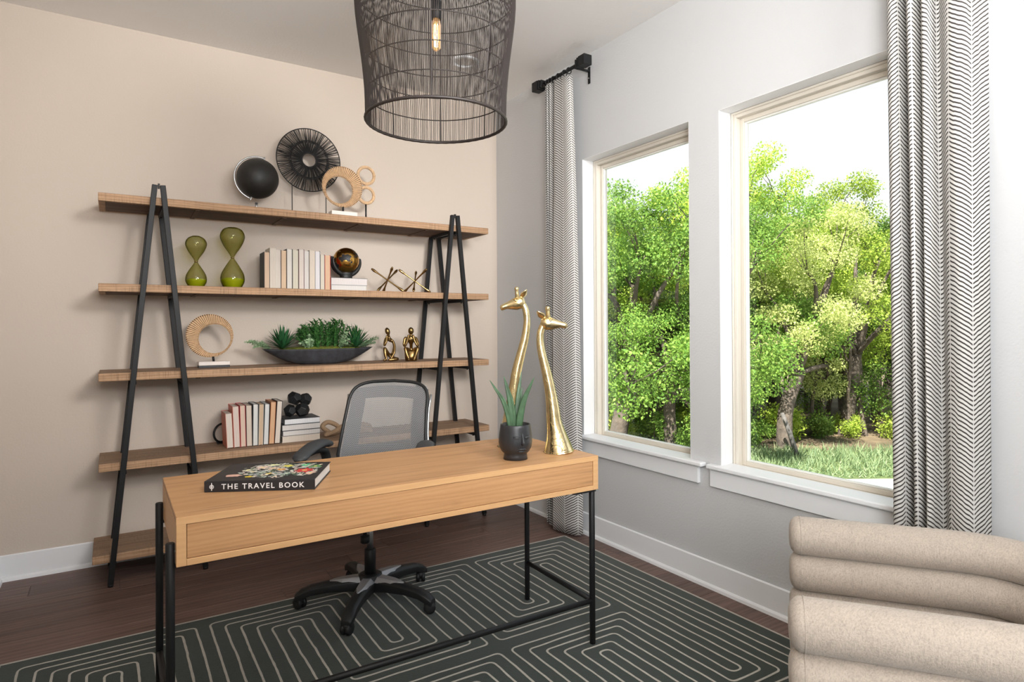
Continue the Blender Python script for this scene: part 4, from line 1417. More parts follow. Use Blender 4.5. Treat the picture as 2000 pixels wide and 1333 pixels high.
# rattan crescents
def crescent(label, x, y_, z, cz, r, hx, hz, rh, base, rz):
    t = thing('rattan_crescent', label, 'ornament', (x, y_, z), rz, None)
    C_ = Vector((0, 0, cz))
    Hc = C_ + Vector((hx, 0, hz))
    n = 78
    st = MB()
    rw2 = random.Random(int(x * 1000))
    for i in range(n):
        a = 2 * pi * (i + 0.5) / n
        d = Vector((cos(a), 0, sin(a)))
        # where the spoke from the hole centre leaves the outer circle
        oc = Hc - C_
        b_ = oc.dot(d)
        q = -b_ + sqrt(max(0, b_ * b_ - (oc.length_squared - r * r)))
        p0, p1 = Hc + d * (rh * 0.985), Hc + d * (q * 1.0)
        tn = Vector((-d.z, 0, d.x))
        w0, w1 = pi * rh / n * 0.80, pi * q / n * 0.74
        th = 0.0075 + rw2.uniform(-.0008, .0008)
        rg = []
        for p, ww in ((p0, w0), (p0.lerp(p1, .15), w0 * .85 + w1 * .15), (p0.lerp(p1, .85), w0 * .15 + w1 * .85), (p1, w1)):
            e = th * (0.55 if p in (p0, p1) else 1.0)
            rg.append([p - tn * ww + Vector((0, -e * .5, 0)), p + Vector((0, -e, 0)), p + tn * ww + Vector((0, -e * .5, 0)), p + tn * ww + Vector((0, e * .5, 0)), p + Vector((0, e, 0)), p - tn * ww + Vector((0, e * .5, 0))])
        st.rings(rg)
    st.build('rattan_wrapping', M['rattan'], t, kind='stuff', fix=True)
    cp = MB()
    oc_, ic_ = [], []
    for j in range(72):
        a = 2 * pi * j / 72
        oc_.append(C_ + Vector((cos(a), 0, sin(a))) * (r - 0.004))
        ic_.append(Hc + Vector((cos(a), 0, sin(a))) * (rh + 0.003))
    cp.rings([[q + Vector((0, e, 0)) for q in rr_] for rr_, e in ((ic_, -.003), (oc_, -.003), (oc_, .003), (ic_, .003))], loop=True)
    cp.build('core', M['rattan_dark'], t)
    MB().torus(C_, r - 0.004, 0.0042, 72, 8, rot=XR).build('outer_hoop', M['rattan_dark'], t, True)
    MB().torus(Hc, rh + 0.003, 0.0042, 64, 8, rot=XR).build('inner_hoop', M['rattan_dark'], t, True)
    bw, bh, bd = 0.166 / 2, 0.036, 0.036
    bx = base[0]
    if base[1]:
        MB().box(bx - bw, bx + bw, -bd, bd, 0, 0.014).build('base_lower', M['black_stone'], t, bevel=0.0015, seg=1)
    MB().box(bx - bw, bx + bw, -bd, bd, 0.0142 if base[1] else 0.0, bh).build('base', M['marble'], t, bevel=0.0015, seg=1)
    zt = cz - r
    MB().tube([(bx, 0, bh - .001), (bx + base[2], 0, zt + 0.004)], 0.0065, 10).build('post', M['black_metal'], t, True)
    return t
crescent('rattan crescent ring on white base standing on the top shelf', -1.3235, -0.28, Z1, 2.2325 - Z1, 0.131, -0.0205, -0.0225, 0.087, (0.004, False, 0.0), 0)
crescent('rattan crescent ring on black and white base on the third shelf', -2.0865, -0.20, Z3, 1.287 - Z3, 0.1265, 0.0255, -0.018, 0.0865, (0.020, True, -0.004), 0)

# two small wrapped rings on one stand
t = thing('rattan_rings', 'two small rattan rings stacked on a stand at the right of the top shelf', 'ornament', (-1.138, -0.20, Z1))
for cz, R_ in ((2.3455 - Z1, 0.0555), (2.214 - Z1, 0.0525)):
    MB().torus((0.0, 0, cz), R_, 0.0115, 132, 8, rot=XR, rmod=lambda i: (0.80, 1.0, 0.96)[i % 3]).build('wrapped_ring', M['rattan'], t, False)
MB().lathe([(0.045, 0), (0.045, 0.018), (0.042, 0.02), (0.005, 0.02)], 24).build('base', M['marble'], t, True)
MB().tube([(-.002, 0, 0.02), (-.002, 0, 2.214 - Z1 - 0.062)], 0.0055, 10).build('post', M['black_metal'], t, True)

# seated bronze figures (abstract thinkers)
def skin_fig(name, chains, mat_, parent):
    """chains: lists of (point, radius); grown as one skinned surface from the shared joints"""
    me = bpy.data.meshes.new(name)
    vs, es, rad, idx = [], [], [], {}
    for ch in chains:
        prev = None
        for p, r in ch:
            k = tuple(round(q, 4) for q in p)
            if k not in idx:
                idx[k] = len(vs); vs.append(p); rad.append(r)
            if prev is not None and prev != idx[k]:
                es.append((prev, idx[k]))
            prev = idx[k]
    me.from_pydata(vs, es, [])
    me.materials.append(mat_)
    o = bpy.data.objects.new(name, me)
    COL.objects.link(o)
    o.parent = parent
    o.modifiers.new('skin', 'SKIN')
    lay = me.skin_vertices[0].data
    for i, r in enumerate(rad):
        lay[i].radius = (r * 1.22, r * 1.22)
    lay[0].use_root = True
    s_ = o.modifiers.new('subsurf', 'SUBSURF')
    s_.levels = s_.render_levels = 2
    for p in me.polygons:
        p.use_smooth = True
    o.modifiers['skin'].use_smooth_shade = True
    return o

t = thing('thinker_figurine', 'bronze seated figurine with one hand to its cheek, left one of the pair', 'figurine', (-0.983, -0.185, Z3), -0.30)
pel, che, nek = (0.018, 0.030, 0.026), (0.010, 0.012, 0.142), (0.004, 0.004, 0.172)
lsh, rsh = (-0.014, 0.004, 0.158), (0.036, 0.016, 0.147)
skin_fig('body', [
    [(pel, 0.011), ((0.036, 0.034, 0.055), 0.007), ((0.045, 0.026, 0.10), 0.008), ((0.036, 0.016, 0.140), 0.009), (che, 0.013), (nek, 0.008), ((0.000, -0.002, 0.186), 0.010)],
    [(che, 0.013), (lsh, 0.010), ((-0.026, -0.014, 0.104), 0.008), ((-0.010, -0.014, 0.140), 0.0065), ((-0.008, -0.014, 0.176), 0.007)],
    [((0.036, 0.016, 0.140), 0.009), ((0.046, -0.004, 0.095), 0.0065), ((0.042, -0.018, 0.058), 0.006), ((0.020, -0.022, 0.018), 0.006), ((0.008, -0.024, 0.010), 0.006)],
    [(pel, 0.011), ((-0.006, 0.006, 0.06), 0.011), ((-0.025, -0.012, 0.094), 0.010), ((-0.020, -0.018, 0.05), 0.010), ((-0.012, -0.022, 0.012), 0.008), ((-0.034, -0.030, 0.008), 0.007)],
    [(pel, 0.011), ((0.046, 0.006, 0.016), 0.011), ((0.068, -0.012, 0.014), 0.009), ((0.034, -0.026, 0.011), 0.009), ((-0.004, -0.030, 0.009), 0.008)]], M['bronze'], t)
MB().sphere((-0.003, -0.004, 0.203), 0.020, 18, 12, rot=Matrix.Rotation(-0.3, 3, 'Y'), scale=(0.85, 0.95, 1.3)).build('head', M['bronze'], t, True)

t = thing('thinker_figurine', 'bronze seated figurine with both hands to its face, right one of the pair', 'figurine', (-0.845, -0.255, Z3), -0.45)
pel, che, nek = (0.0, 0.040, 0.048), (0.0, 0.006, 0.140), (0.0, -0.002, 0.170)
skin_fig('body', [
    [(pel, 0.016), ((0.0, 0.042, 0.085), 0.009), ((0.0, 0.026, 0.118), 0.010), (che, 0.016), (nek, 0.009), ((0.002, -0.006, 0.186), 0.010)],
    [(che, 0.016), ((-0.040, 0.004, 0.160), 0.011), ((-0.048, -0.008, 0.108), 0.008), ((-0.040, -0.022, 0.098), 0.008), ((-0.022, -0.022, 0.140), 0.007), ((-0.012, -0.022, 0.182), 0.007)],
    [(che, 0.016), ((0.034, 0.004, 0.158), 0.011), ((0.050, -0.014, 0.106), 0.008), ((0.046, -0.024, 0.098), 0.007), ((0.024, -0.024, 0.142), 0.0065), ((0.014, -0.022, 0.180), 0.007)],
    [(pel, 0.016), ((-0.024, 0.010, 0.078), 0.014), ((-0.040, -0.022, 0.088), 0.010), ((-0.026, -0.026, 0.046), 0.009), ((-0.012, -0.030, 0.012), 0.007), ((-0.014, -0.046, 0.008), 0.007)],
    [(pel, 0.016), ((0.030, 0.010, 0.078), 0.014), ((0.050, -0.022, 0.090), 0.010), ((0.036, -0.026, 0.046), 0.009), ((0.022, -0.030, 0.012), 0.007), ((0.022, -0.046, 0.008), 0.007)]], M['bronze'], t)
MB().sphere((0.001, -0.010, 0.205), 0.0205, 18, 12, rot=Matrix.Rotation(0.35, 3, 'X'), scale=(0.95, 1.0, 1.25)).build('head', M['bronze'], t, True)
bs = MB()
bs.rings([[(rx * cos(2 * pi * j / 20), 0.022 + ry * sin(2 * pi * j / 20), z) for j in range(20)] for z, rx, ry in ((0.0, 0.040, 0.034), (0.03, 0.043, 0.034), (0.062, 0.046, 0.030), (0.072, 0.030, 0.022))])
bs.build('seat_block', M['bronze'], t, True)

# ------------------------------------------------------------------ boat-shaped planter on the third shelf
t = thing('planter', 'boat-shaped black planter of artificial greenery on the third shelf', 'planter', (-1.452, -0.215, Z3))
bm_ = MB()
prof_t = np.linspace(0, 1, 9)
def bowl_ring(f_, inset=0.0):
    # f_: 0 bottom .. 1 rim
    hl = 0.115 + 0.235 * f_ ** 0.62 - inset * 1.6
    hw = 0.045 + 0.048 * f_ ** 0.7 - inset
    out = []
    for j in range(48):
        a = 2 * pi * j / 48
        ca, sa = cos(a), sin(a)
        x = hl * ca
        y_ = hw * sa * (1 - 0.16 * ca * ca * f_)
        tip = 0.004 * f_ * abs(ca) ** 6
        out.append((x, y_, f_ * 0.098 + tip))
    return out
rings = [bowl_ring(f_) for f_ in prof_t] + [bowl_ring(f_, 0.012) for f_ in (1.0, 0.8, 0.6)]
bm_.rings(rings)
bm_.build('bowl', M['bowl'], t, True, fix=True)
ms = MB()
rg = []
for s_, z in ((1.0, 0.088), (0.86, 0.100), (0.6, 0.108), (0.25, 0.111)):
    rg.append([(x * s_ * .90, y_ * s_ * .84, z + 0.006 * noise.noise(Vector((x * 30, y_ * 40, z)))) for x, y_, _ in bowl_ring(0.95, 0.012)])
ms.rings(rg)
ms.build('moss', M['moss'], t, True)

def leaf_quad(m2, p, d, n_, L_, w_, bend=0.15):
    """a pointed leaf of four quads, folded along its midrib"""
    d = d.normalized()
    s_ = d.cross(n_)
    if s_.length < 1e-4:
        s_ = d.cross(Vector((1, 0, 0)))
    s_.normalize()
    up = s_.cross(d).normalized()
    m_1 = p + d * L_ * .45 + up * L_ * bend * .4
    tip = p + d * L_ - up * L_ * bend * .3
    m2.add([p, m_1 + s_ * w_ + up * w_ * .35, tip, m_1 - s_ * w_ + up * w_ * .35, m_1], [(0, 1, 4), (1, 2, 4), (2, 3, 4), (3, 0, 4)])

rl_ = random.Random(11)
def sprig(base, top, n_leaf, L_, w_, matl, nm, spread=0.8):
    m2 = MB()
    base, top = Vector(base), Vector(top)
    mid_ = base.lerp(top, .5) + Vector((rl_.uniform(-.01, .01), rl_.uniform(-.01, .01), 0.01))
    pts = spline([base, mid_, top], 5)
    m2.tube(pts, [0.0016] * len(pts), 4)
    ax_ = (top - base).normalized()
    for i in range(n_leaf):
        f_ = 0.12 + 0.88 * i / (n_leaf - 1)
        p = pts[min(len(pts) - 1, int(f_ * (len(pts) - 1)))]
        az = i * 2.4 + rl_.uniform(-.4, .4)
        q = ax_.orthogonal().normalized()
        q = Matrix.Rotation(az, 3, ax_) @ q
        d = (q * spread + ax_ * rl_.uniform(.45, 1.0)).normalized()
        leaf_quad(m2, p, d, ax_, L_ * rl_.uniform(.7, 1.15), w_ * rl_.uniform(.8, 1.2))
    return m2.build(nm, matl, t, False)
for i in range(64):      # ferny middle
    fx = rl_.uniform(-1, 1)
    h_ = 0.225 * (1 - 0.40 * abs(fx) ** 1.8) * rl_.uniform(0.60, 1.0)
    b0 = (fx * 0.135 + 0.045, rl_.uniform(-.035, .035), 0.10)
    sprig(b0, (b0[0] + fx * 0.055 + rl_.uniform(-.025, .025), b0[1] + rl_.uniform(-.045, .03), 0.10 + h_ * 0.86), 28, 0.036, 0.0056, M['fern'], 'fern_sprig', 0.85)
for cx_, n_ in ((-0.232, 72), (0.228, 72)):      # two sword-leaved rosettes
    ro = bpy.data.objects.new('rosette', None); COL.objects.link(ro); ro.parent = t
    ro.location = (cx_, -0.012, 0.100)
    for i in range(n_):
        el = radians(8 + 78 * (1 - (i + .5) / n_))
        az = i * 2.39996
        d = Vector((cos(az) * cos(el) * 1.15, sin(az) * cos(el) * 0.8, sin(el)))
        if d.y > 0.5:
            d.y = 0.5
        m2 = MB()
        Ls, ws = rl_.uniform(.125, .165), 0.0085
        up = Vector((0, 0, 1))
        s_ = d.cross(up); s_ = s_.normalized() if s_.length > .05 else Vector((1, 0, 0))
        rg = []
        for f_, wf in ((0, .5), (.3, .95), (.6, 1.0), (.85, .55), (1.0, .05)):
            p = d.normalized() * Ls * f_ - up * (f_ * f_ * 0.026 * cos(el))
            nn = s_.cross(d).normalized()
            rg.append([p - s_ * ws * wf, p + nn * -0.0012 * wf, p + s_ * ws * wf, p + nn * 0.0006])
        m2.rings(rg)
        m2.build('sword_leaf', M['rosette'], ro, False)
for cx_, cy_, cz, sx in ((-0.395, -0.01, 0.135, -1), (-0.350, 0.0, 0.118, -1), (-0.100, -0.055, 0.128, -.4), (-0.075, -0.05, 0.155, .1), (0.130, -0.055, 0.135, .3), (0.140, -0.05, 0.165, .2), (0.335, -0.01, 0.135, 1), (0.305, 0.0, 0.115, 1)):
    for q in range(4):
        sprig((max(-.30, min(.29, cx_ * .85)), cy_ * .7, 0.102), (cx_ + sx * 0.030 + rl_.uniform(-.028, .028), cy_ + rl_.uniform(-.02, .02), cz + rl_.uniform(-.012, .034)), 30, 0.020, 0.0062, M['pale_sprig'], 'pale_sprig', 1.0)

# ------------------------------------------------------------------ travel book on the desk
ang = atan2(-0.1625, 0.314)
t = thing('travel_book', 'large black travel book with a colourful flower cover on the desk', 'book', (-2.315, -1.974, DZ), ang)
BL, BD, BT = 0.354, 0.265, 0.036
m_ = MB()
m_.box(0, BL, 0, BD, 0, 0.003).box(0, BL, 0, BD, BT - 0.003, BT).box(0, BL, 0, 0.004, 0.003, BT - 0.003)
m_.build('cover', M['book_black'], t, bevel=0.0012, seg=2)
MB().box(0.004, BL - 0.004, 0.0044, BD - 0.004, 0.0032, BT - 0.0032).build('pages', pmat((244, 242, 238)), t)
def text_mesh(body, size, parent, mtx, nm, spacing=1.0, matl=None):
    cu = bpy.data.curves.new('text', 'FONT')
    cu.body = body
    cu.size = size
    cu.space_character = spacing
    cu.extrude = 0.00015
    cu.offset = 0.00028
    cu.resolution_u = 3
    tmp = bpy.data.objects.new('text_tmp', cu)
    COL.objects.link(tmp)
    dg = bpy.context.evaluated_depsgraph_get()
    me = bpy.data.meshes.new_from_object(tmp.evaluated_get(dg))
    bpy.data.objects.remove(tmp)
    xsv = [v.co.x for v in me.vertices]
    x0, x1 = min(xsv), max(xsv)
    me.transform(mtx(x0, x1))
    me.materials.clear()
    me.materials.append(matl or M['white_ink'])
    o = bpy.data.objects.new(nm, me)
    COL.objects.link(o)
    o.parent = parent
    return o
def spine_mtx(xa, xb, z):
    def f(x0, x1):
        s_ = (xb - xa) / (x1 - x0)
        return Matrix.Translation((xa, -0.0003, z)) @ Matrix.Rotation(pi / 2, 4, 'X') @ Matrix.Diagonal((s_, 1, 1, 1)) @ Matrix.Translation((-x0, 0, 0))
    return f
text_mesh('THE TRAVEL BOOK', 0.0245, t, spine_mtx(0.055, 0.320, 0.0094), 'spine_title', 1.25)
lg = MB()
lg.torus((0.024, -0.0004, 0.0175), 0.0062, 0.0008, 28, 6, rot=XR)
lg.box(0.0230, 0.0250, -0.0007, -0.0001, 0.0055, 0.0305)
lg.box(0.0222, 0.0258, -0.0007, -0.0001, 0.0055, 0.0072)
lg.torus((0.024, -0.0004, 0.0175), 0.0030, 0.0007, 20, 6, rot=XR)
lg.build('spine_emblem', M['white_ink'], t)
ra = random.Random(21)
pal = [(226, 222, 206), (208, 206, 198), (150, 166, 150), (176, 186, 180), (120, 140, 124), (232, 214, 190), (214, 196, 190), (92, 116, 96), (170, 176, 178), (198, 204, 190)]
art_m = {}
def am(c):
    if c not in art_m:
        art_m[c] = simple('print_%d_%d_%d' % c, c, 0.45)
    return art_m[c]
art = MB()
def blob(cx_, cy_, rx, ry, c, petals=0, rot_=0.0, dz=0.0):
    n = 20
    ps = []
    for j in range(n):
        a = 2 * pi * j / n
        k = 1 + (0.28 * cos(petals * a) if petals else 0.2 * ra.uniform(-1, 1))
        x, y_ = rx * k * cos(a), ry * k * sin(a)
        ps.append((cx_ + x * cos(rot_) - y_ * sin(rot_), cy_ + x * sin(rot_) + y_ * cos(rot_), BT + 0.0001 + dz))
    art.add(ps, [tuple(range(n))], art.mi(am(c)))
for i in range(480):
    x, y_ = ra.uniform(0.065, 0.335), ra.uniform(0.03, 0.25)
    if ((x - 0.205) / 0.135) ** 2 + ((y_ - 0.145) / 0.112) ** 2 > 1 + 0.25 * ra.uniform(-1, 1):
        continue
    blob(x, y_, ra.uniform(.004, .016), ra.uniform(.002, .006), ra.choice(pal), 0, ra.uniform(0, 3), 0.000001 * i)
flw = [(0.070, 0.072, 0.026, 0.018, (222, 176, 160), 0), (0.125, 0.050, 0.012, 0.010, (232, 212, 60), 5), (0.290, 0.128, 0.030, 0.030, (206, 62, 62), 7), (0.205, 0.150, 0.014, 0.017, (222, 160, 96), 5), (0.215, 0.205, 0.016, 0.017, (226, 218, 92), 5), (0.315, 0.190, 0.020, 0.022, (96, 146, 92), 3),
       (0.092, 0.150, 0.012, 0.016, (230, 230, 196), 4), (0.130, 0.188, 0.022, 0.02, (232, 206, 190), 6), (0.17, 0.172, 0.016, 0.016, (226, 196, 178), 6), (0.320, 0.085, 0.014, 0.024, (226, 190, 172), 5), (0.275, 0.215, 0.012, 0.018, (86, 200, 150), 3), (0.16, 0.225, 0.020, 0.014, (226, 232, 190), 5), (0.115, 0.125, 0.016, 0.012, (226, 222, 206), 5), (0.180, 0.090, 0.012, 0.009, (236, 210, 120), 5), (0.24, 0.085, 0.014, 0.010, (186, 206, 196), 6)]
for i, (x, y_, rx, ry, c, pt) in enumerate(flw):
    blob(x, y_, rx, ry, c, pt, 0.3 * i, 0.0006 + 0.00001 * i)
    if pt:
        blob(x, y_, rx * .3, ry * .3, (240, 220, 130) if c != (232, 212, 60) else (220, 150, 50), 0, 0, 0.0009)
for i in range(26):
    x, y_ = ra.uniform(.09, .33), ra.uniform(.04, .24)
    blob(x, y_, ra.uniform(.010, .022), 0.0009, ra.choice(((40, 44, 46), (220, 220, 214), (70, 92, 76))), 0, ra.uniform(0, 3), 0.00055)
art.build('cover_art', None, t)

# ------------------------------------------------------------------ face pot with aloe
t = thing('face_planter', 'matte black pot with a sleeping face holding an aloe plant', 'planter', (-1.183, -2.097, DZ))
PH = 0.142
pot_prof = [(0.040, 0.0), (0.0495, 0.0), (0.0475, 0.016), (0.0465, 0.024), (0.056, 0.032), (0.0655, 0.050), (0.0685, 0.072), (0.0665, 0.100), (0.0625, 0.128), (0.0610, PH - 0.002), (0.0595, PH), (0.0565, PH - 0.003), (0.057, 0.10), (0.050, 0.10)]
pot = MB().lathe(pot_prof, 48).build('pot', M['pot'], t, True)
MB().lathe([(0.0565, 0.112), (0.03, 0.116), (0.001, 0.117)], 24).build('soil', M['soil'], t, True)
def face_dir(az):       # az from the camera-facing direction, + to the right
    a = atan2(-FV.y, -FV.x) + az
    return Vector((cos(a), sin(a), 0))
fa = radians(25)
fd = face_dir(fa)
fs = Vector((-fd.y, fd.x, 0))
def on_pot(s_, z, off=0.0):
    r = interp([q[1] for q in pot_prof[:11]], [q[0] for q in pot_prof[:11]], z) + off
    a = s_ / r
    d = fd * cos(a) + fs * sin(a)
    return d * r + Vector((0, 0, z))
nose = MB()
rg = []
for z, hw, ht in ((0.113, 0.0045, 0.001), (0.104, 0.0045, 0.005), (0.090, 0.0055, 0.009), (0.076, 0.0085, 0.0135), (0.071, 0.0095, 0.0135), (0.066, 0.008, 0.009), (0.063, 0.004, 0.002)):
    rg.append([on_pot(-hw, z, -0.003), on_pot(-hw * .75, z, ht * .45), on_pot(0, z, ht), on_pot(hw * .75, z, ht * .45), on_pot(hw, z, -0.003)])
nose.rings(rg)
nose.build('nose', M['pot'], pot, True, sub=1)
for s_ in (-1, 1):
    c = s_ * 0.0235
    MB().tube([on_pot(c + q * 0.0135, 0.0985 - 0.004 * (1 - q * q) + 0.001 * q * s_, -0.0005) for q in np.linspace(-1, 1, 9)], [0.0012, 0.0036, 0.0052, 0.006, 0.0064, 0.006, 0.0052, 0.0036, 0.0012], 10).build('eyelid', M['pot'], pot, True)
    MB().tube([on_pot(c + q * 0.0145, 0.0955 - 0.005 * (1 - q * q), 0.0025) for q in np.linspace(-1, 1, 9)], [0.0007, 0.0016, 0.002, 0.0022, 0.0022, 0.0022, 0.002, 0.0016, 0.0007], 8).build('lash_line', M['pot'], pot, True)
MB().tube([on_pot(q * 0.019, 0.0465 + 0.0028 * (1 - abs(q)) - 0.0016 * max(0, 1 - abs(q) * 4), 0.0008) for q in np.linspace(-1, 1, 13)], [0.0008, 0.002, 0.003, 0.004, 0.0046, 0.0048, 0.0044, 0.0048, 0.0046, 0.004, 0.003, 0.002, 0.0008], 10).build('upper_lip', M['pot'], pot, True)
MB().tube([on_pot(q * 0.0165, 0.0395 - 0.0015 * (1 - q * q), 0.0006) for q in np.linspace(-1, 1, 11)], [0.0008, 0.0025, 0.0037, 0.0045, 0.0049, 0.005, 0.0049, 0.0045, 0.0037, 0.0025, 0.0008], 10).build('lower_lip', M['pot'], pot, True)
def aloe(dx, dz, dy, w_, tipc):
    base = Vector((0, 0, 0.112)) + RV * (dx * 0.16) + FV * dy * .3
    tip = RV * dx + FV * dy + Vector((0, 0, dz))
    midp = base.lerp(tip, 0.5) + Vector((0, 0, 0.022)) - RV * dx * 0.10
    pts = spline([base, base.lerp(midp, .5) - RV * dx * .05, midp, midp.lerp(tip, .55), tip], 4)
    k = len(pts)
    m2 = MB()
    rg = []
    side = RV if abs(dx) < 0.03 else (RV * (tip - base).dot(Vector((0, 0, 1))) - Vector((0, 0, 1)) * (tip - base).dot(RV)).normalized()
    side = side.normalized()
    for i, p in enumerate(pts):
        f_ = i / (k - 1)
        ww = w_ * interp([0, .2, .45, .8, 1], [0.85, 1.0, .78, .36, .05], f_)
        rg.append([p + side * ww - FV * ww * .30, p + side * ww * .5 + FV * ww * .14 , p + FV * ww * .22, p - side * ww * .5 + FV * ww * .14, p - side * ww - FV * ww * .30, p - side * ww * .5 - FV * ww * .16, p - FV * ww * .10, p + side * ww * .5 - FV * ww * .16])
    m2.rings(rg)
    m2.build('aloe_leaf', M['aloe'], t, True)
for a in ((-0.104, 0.322, -0.01, 0.0125, 0), (-0.046, 0.336, 0.0, 0.0165, 0), (0.026, 0.352, 0.035, 0.013, 0), (0.078, 0.334, -0.015, 0.0145, 0), (-0.034, 0.235, 0.04, 0.011, 0), (0.030, 0.285, 0.045, 0.016, 0)):
    aloe(*a)

# ------------------------------------------------------------------ gold giraffes
def giraffe(label, base, path, head, flip, rots=0.0):
    """path: (side, height, half-width) along the neck; head: poll / nose points in the same frame; flip -1 looks left"""
    t = thing('giraffe_statue', label, 'statue', base, -YAW, 'gold giraffe statues on the desk')
    pts = spline([(s_, 0, z) for s_, z, r in path], 7)
    zs_ = [q[1] for q in path]
    k = len(pts)
    ts = np.linspace(0, 1, len(path))
    rr = [interp(ts, [q[2] for q in path], i / (k - 1)) for i in range(k)]
    m2 = MB()
    # horizontal-ish rings at the flared foot, then following the neck
    m2.tube(pts, rr, 24, up=(0, 1, 0), squash=1.0)
    m2.v = [(x, y_, max(z, 0.001)) for x, y_, z in m2.v]
    neck = m2.build('neck', M['gold'], t, True)
    # raised coat markings winding over the neck
    rg_ = random.Random(int(base[0] * 999))
    mk = MB()
    zr = [q.z for q in pts]
    for i in range(2, k - 6, 3):
        c, r = pts[i], rr[i]
        tg = (pts[i + 1] - pts[i - 1]).normalized()
        sx_ = Vector((0, 1, 0)).cross(tg).normalized()
        for q in range(4):
            a0 = 2 * pi * q / 4 + pi * (0.80 + 0.25 * (i % 2)) + rg_.uniform(-.15, .15)
            sz = 0.46 + rg_.uniform(-.10, .10)
            hgt = min(0.020, r * rg_.uniform(.62, .95))
            lp = []
            for j in range(12):
                b_ = 2 * pi * j / 12
                kk = 1 + 0.22 * rg_.uniform(-1, 1)
                an = a0 + sz * cos(b_) * kk
                dz_ = hgt * sin(b_) * kk
                rl2 = interp(zr, rr, c.z + dz_ * tg.z) if c.z + dz_ > 0.004 else interp(zr, rr, 0.004)
                p = c + tg * dz_
                p.z = max(p.z, 0.007)
                lp.append(p + (Vector((0, 1, 0)) * cos(an) + sx_ * sin(an) * .92) * (rl2 * 1.002))
            mk.tube(lp, max(0.0007, r * 0.026), 4, loop=True)
    mk.build('coat_markings', M['gold_mark'], t, True)
    po, no = Vector((head[0][0], 0, head[0][1])), Vector((head[1][0], 0, head[1][1]))
    d = (no - po)
    L_ = d.length
    d.normalize()
    up = Vector((-d.z, 0, d.x))
    if up.z < 0:
        up = -up
    hd = MB()
    rg = []
    for f_, ht, wd, drop in ((-0.14, 0.012, 0.013, -0.008), (0.0, 0.0265, 0.024, -0.008), (0.16, 0.0305, 0.0255, -0.008), (0.34, 0.0275, 0.0215, -0.008), (0.54, 0.0200, 0.0165, -0.005), (0.74, 0.0140, 0.0135, -0.001), (0.87, 0.0140, 0.0145, -0.001), (0.96, 0.0115, 0.0130, -0.003), (1.0, 0.005, 0.007, -0.003)):
        c = po + d * L_ * f_ + up * drop
        rg.append([c + up * ht * sin(2 * pi * j / 16) + Vector((0, 1, 0)) * wd * cos(2 * pi * j / 16) for j in range(16)])
    hd.rings(rg)
    h_ = hd.build('head', M['gold'], t, True)
    for s_ in (-1, 1):
        b = po + d * L_ * 0.13 + up * 0.016 + Vector((0, s_ * 0.010, 0))
        e = b + (up * 0.9 - d * 0.28).normalized() * 0.040 + Vector((0, s_ * 0.004, 0))
        MB().tube([b, b.lerp(e, .6), b.lerp(e, .8), e], [0.0098, 0.0080, 0.0084, 0.0100], 10, round_end=True).build('horn', M['gold'], h_, True)
        b = po + d * L_ * -0.02 + up * 0.008 + Vector((0, s_ * 0.017, 0))
        e = b + (-d * 0.85 + up * 0.55 + Vector((0, s_ * 0.65, 0))).normalized() * 0.052
        ax_ = (e - b).normalized()
        q = ax_.orthogonal().normalized()
        MB().tube([b.lerp(e, f_) for f_ in (0, .25, .5, .75, 1)], [0.005, 0.0130, 0.0145, 0.009, 0.0018], 10, squash=0.35, up=(d * .3 + up * .5 + Vector((0, -s_, 0)))).build('ear', M['gold'], h_, True)
        ey = po + d * L_ * 0.24 + up * 0.006 + Vector((0, s_ * 0.0195, 0))
        MB().sphere(ey, 0.0062, 12, 8).build('eye', M['gold'], h_, True)
        MB().tube([po + d * L_ * (.12 + .04 * j) + up * (0.013 + 0.0035 * sin(j * .8)) + Vector((0, s_ * (0.0195 - .0006 * j), 0)) for j in range(6)], 0.0022, 6).build('brow', M['gold_mark'], h_, True)
        MB().sphere(po + d * L_ * 0.955 + up * 0.003 + Vector((0, s_ * 0.0085, 0)), 0.0028, 8, 6).build('nostril', M['gold_mark'], h_, True)
    MB().tube([po + d * L_ * 0.985 - up * 0.006 + Vector((0, 0.0085, 0)), po + d * L_ * 1.005 - up * 0.006, po + d * L_ * 0.985 - up * 0.006 + Vector((0, -0.0085, 0))], 0.0016, 6).build('mouth_line', M['gold_mark'], h_, True)
    return t
giraffe('shorter gold giraffe statue facing the window at the desk corner', (-0.957, -2.087, DZ),
        [(0.0, 0.0, 0.0655), (-0.003, 0.03, 0.0560), (-0.007, 0.06, 0.0460), (-0.012, 0.09, 0.0385), (-0.0185, 0.1278, 0.0325), (-0.0245, 0.19, 0.0285), (-0.0330, 0.253, 0.0240), (-0.0500, 0.340, 0.0205), (-0.0690, 0.420, 0.0175), (-0.0770, 0.475, 0.0155), (-0.0745, 0.515, 0.0145), (-0.062, 0.548, 0.0135)],
        ((-0.058, 0.563), (0.0405, 0.5405)), 1)
giraffe('taller gold giraffe statue facing the bookcase behind the aloe pot', (-1.052, -1.862, DZ),
        [(0.0, 0.0, 0.0660), (-0.004, 0.04, 0.0530), (-0.006, 0.09, 0.0400), (-0.004, 0.14, 0.0310), (0.004, 0.20, 0.0265), (0.0135, 0.265, 0.0240), (0.0260, 0.345, 0.0220), (0.0450, 0.42, 0.0195), (0.0640, 0.495, 0.0175), (0.0715, 0.56, 0.0155), (0.066, 0.612, 0.0145), (0.052, 0.642, 0.0135)],
        ((0.046, 0.658), (-0.049, 0.622)), -1)
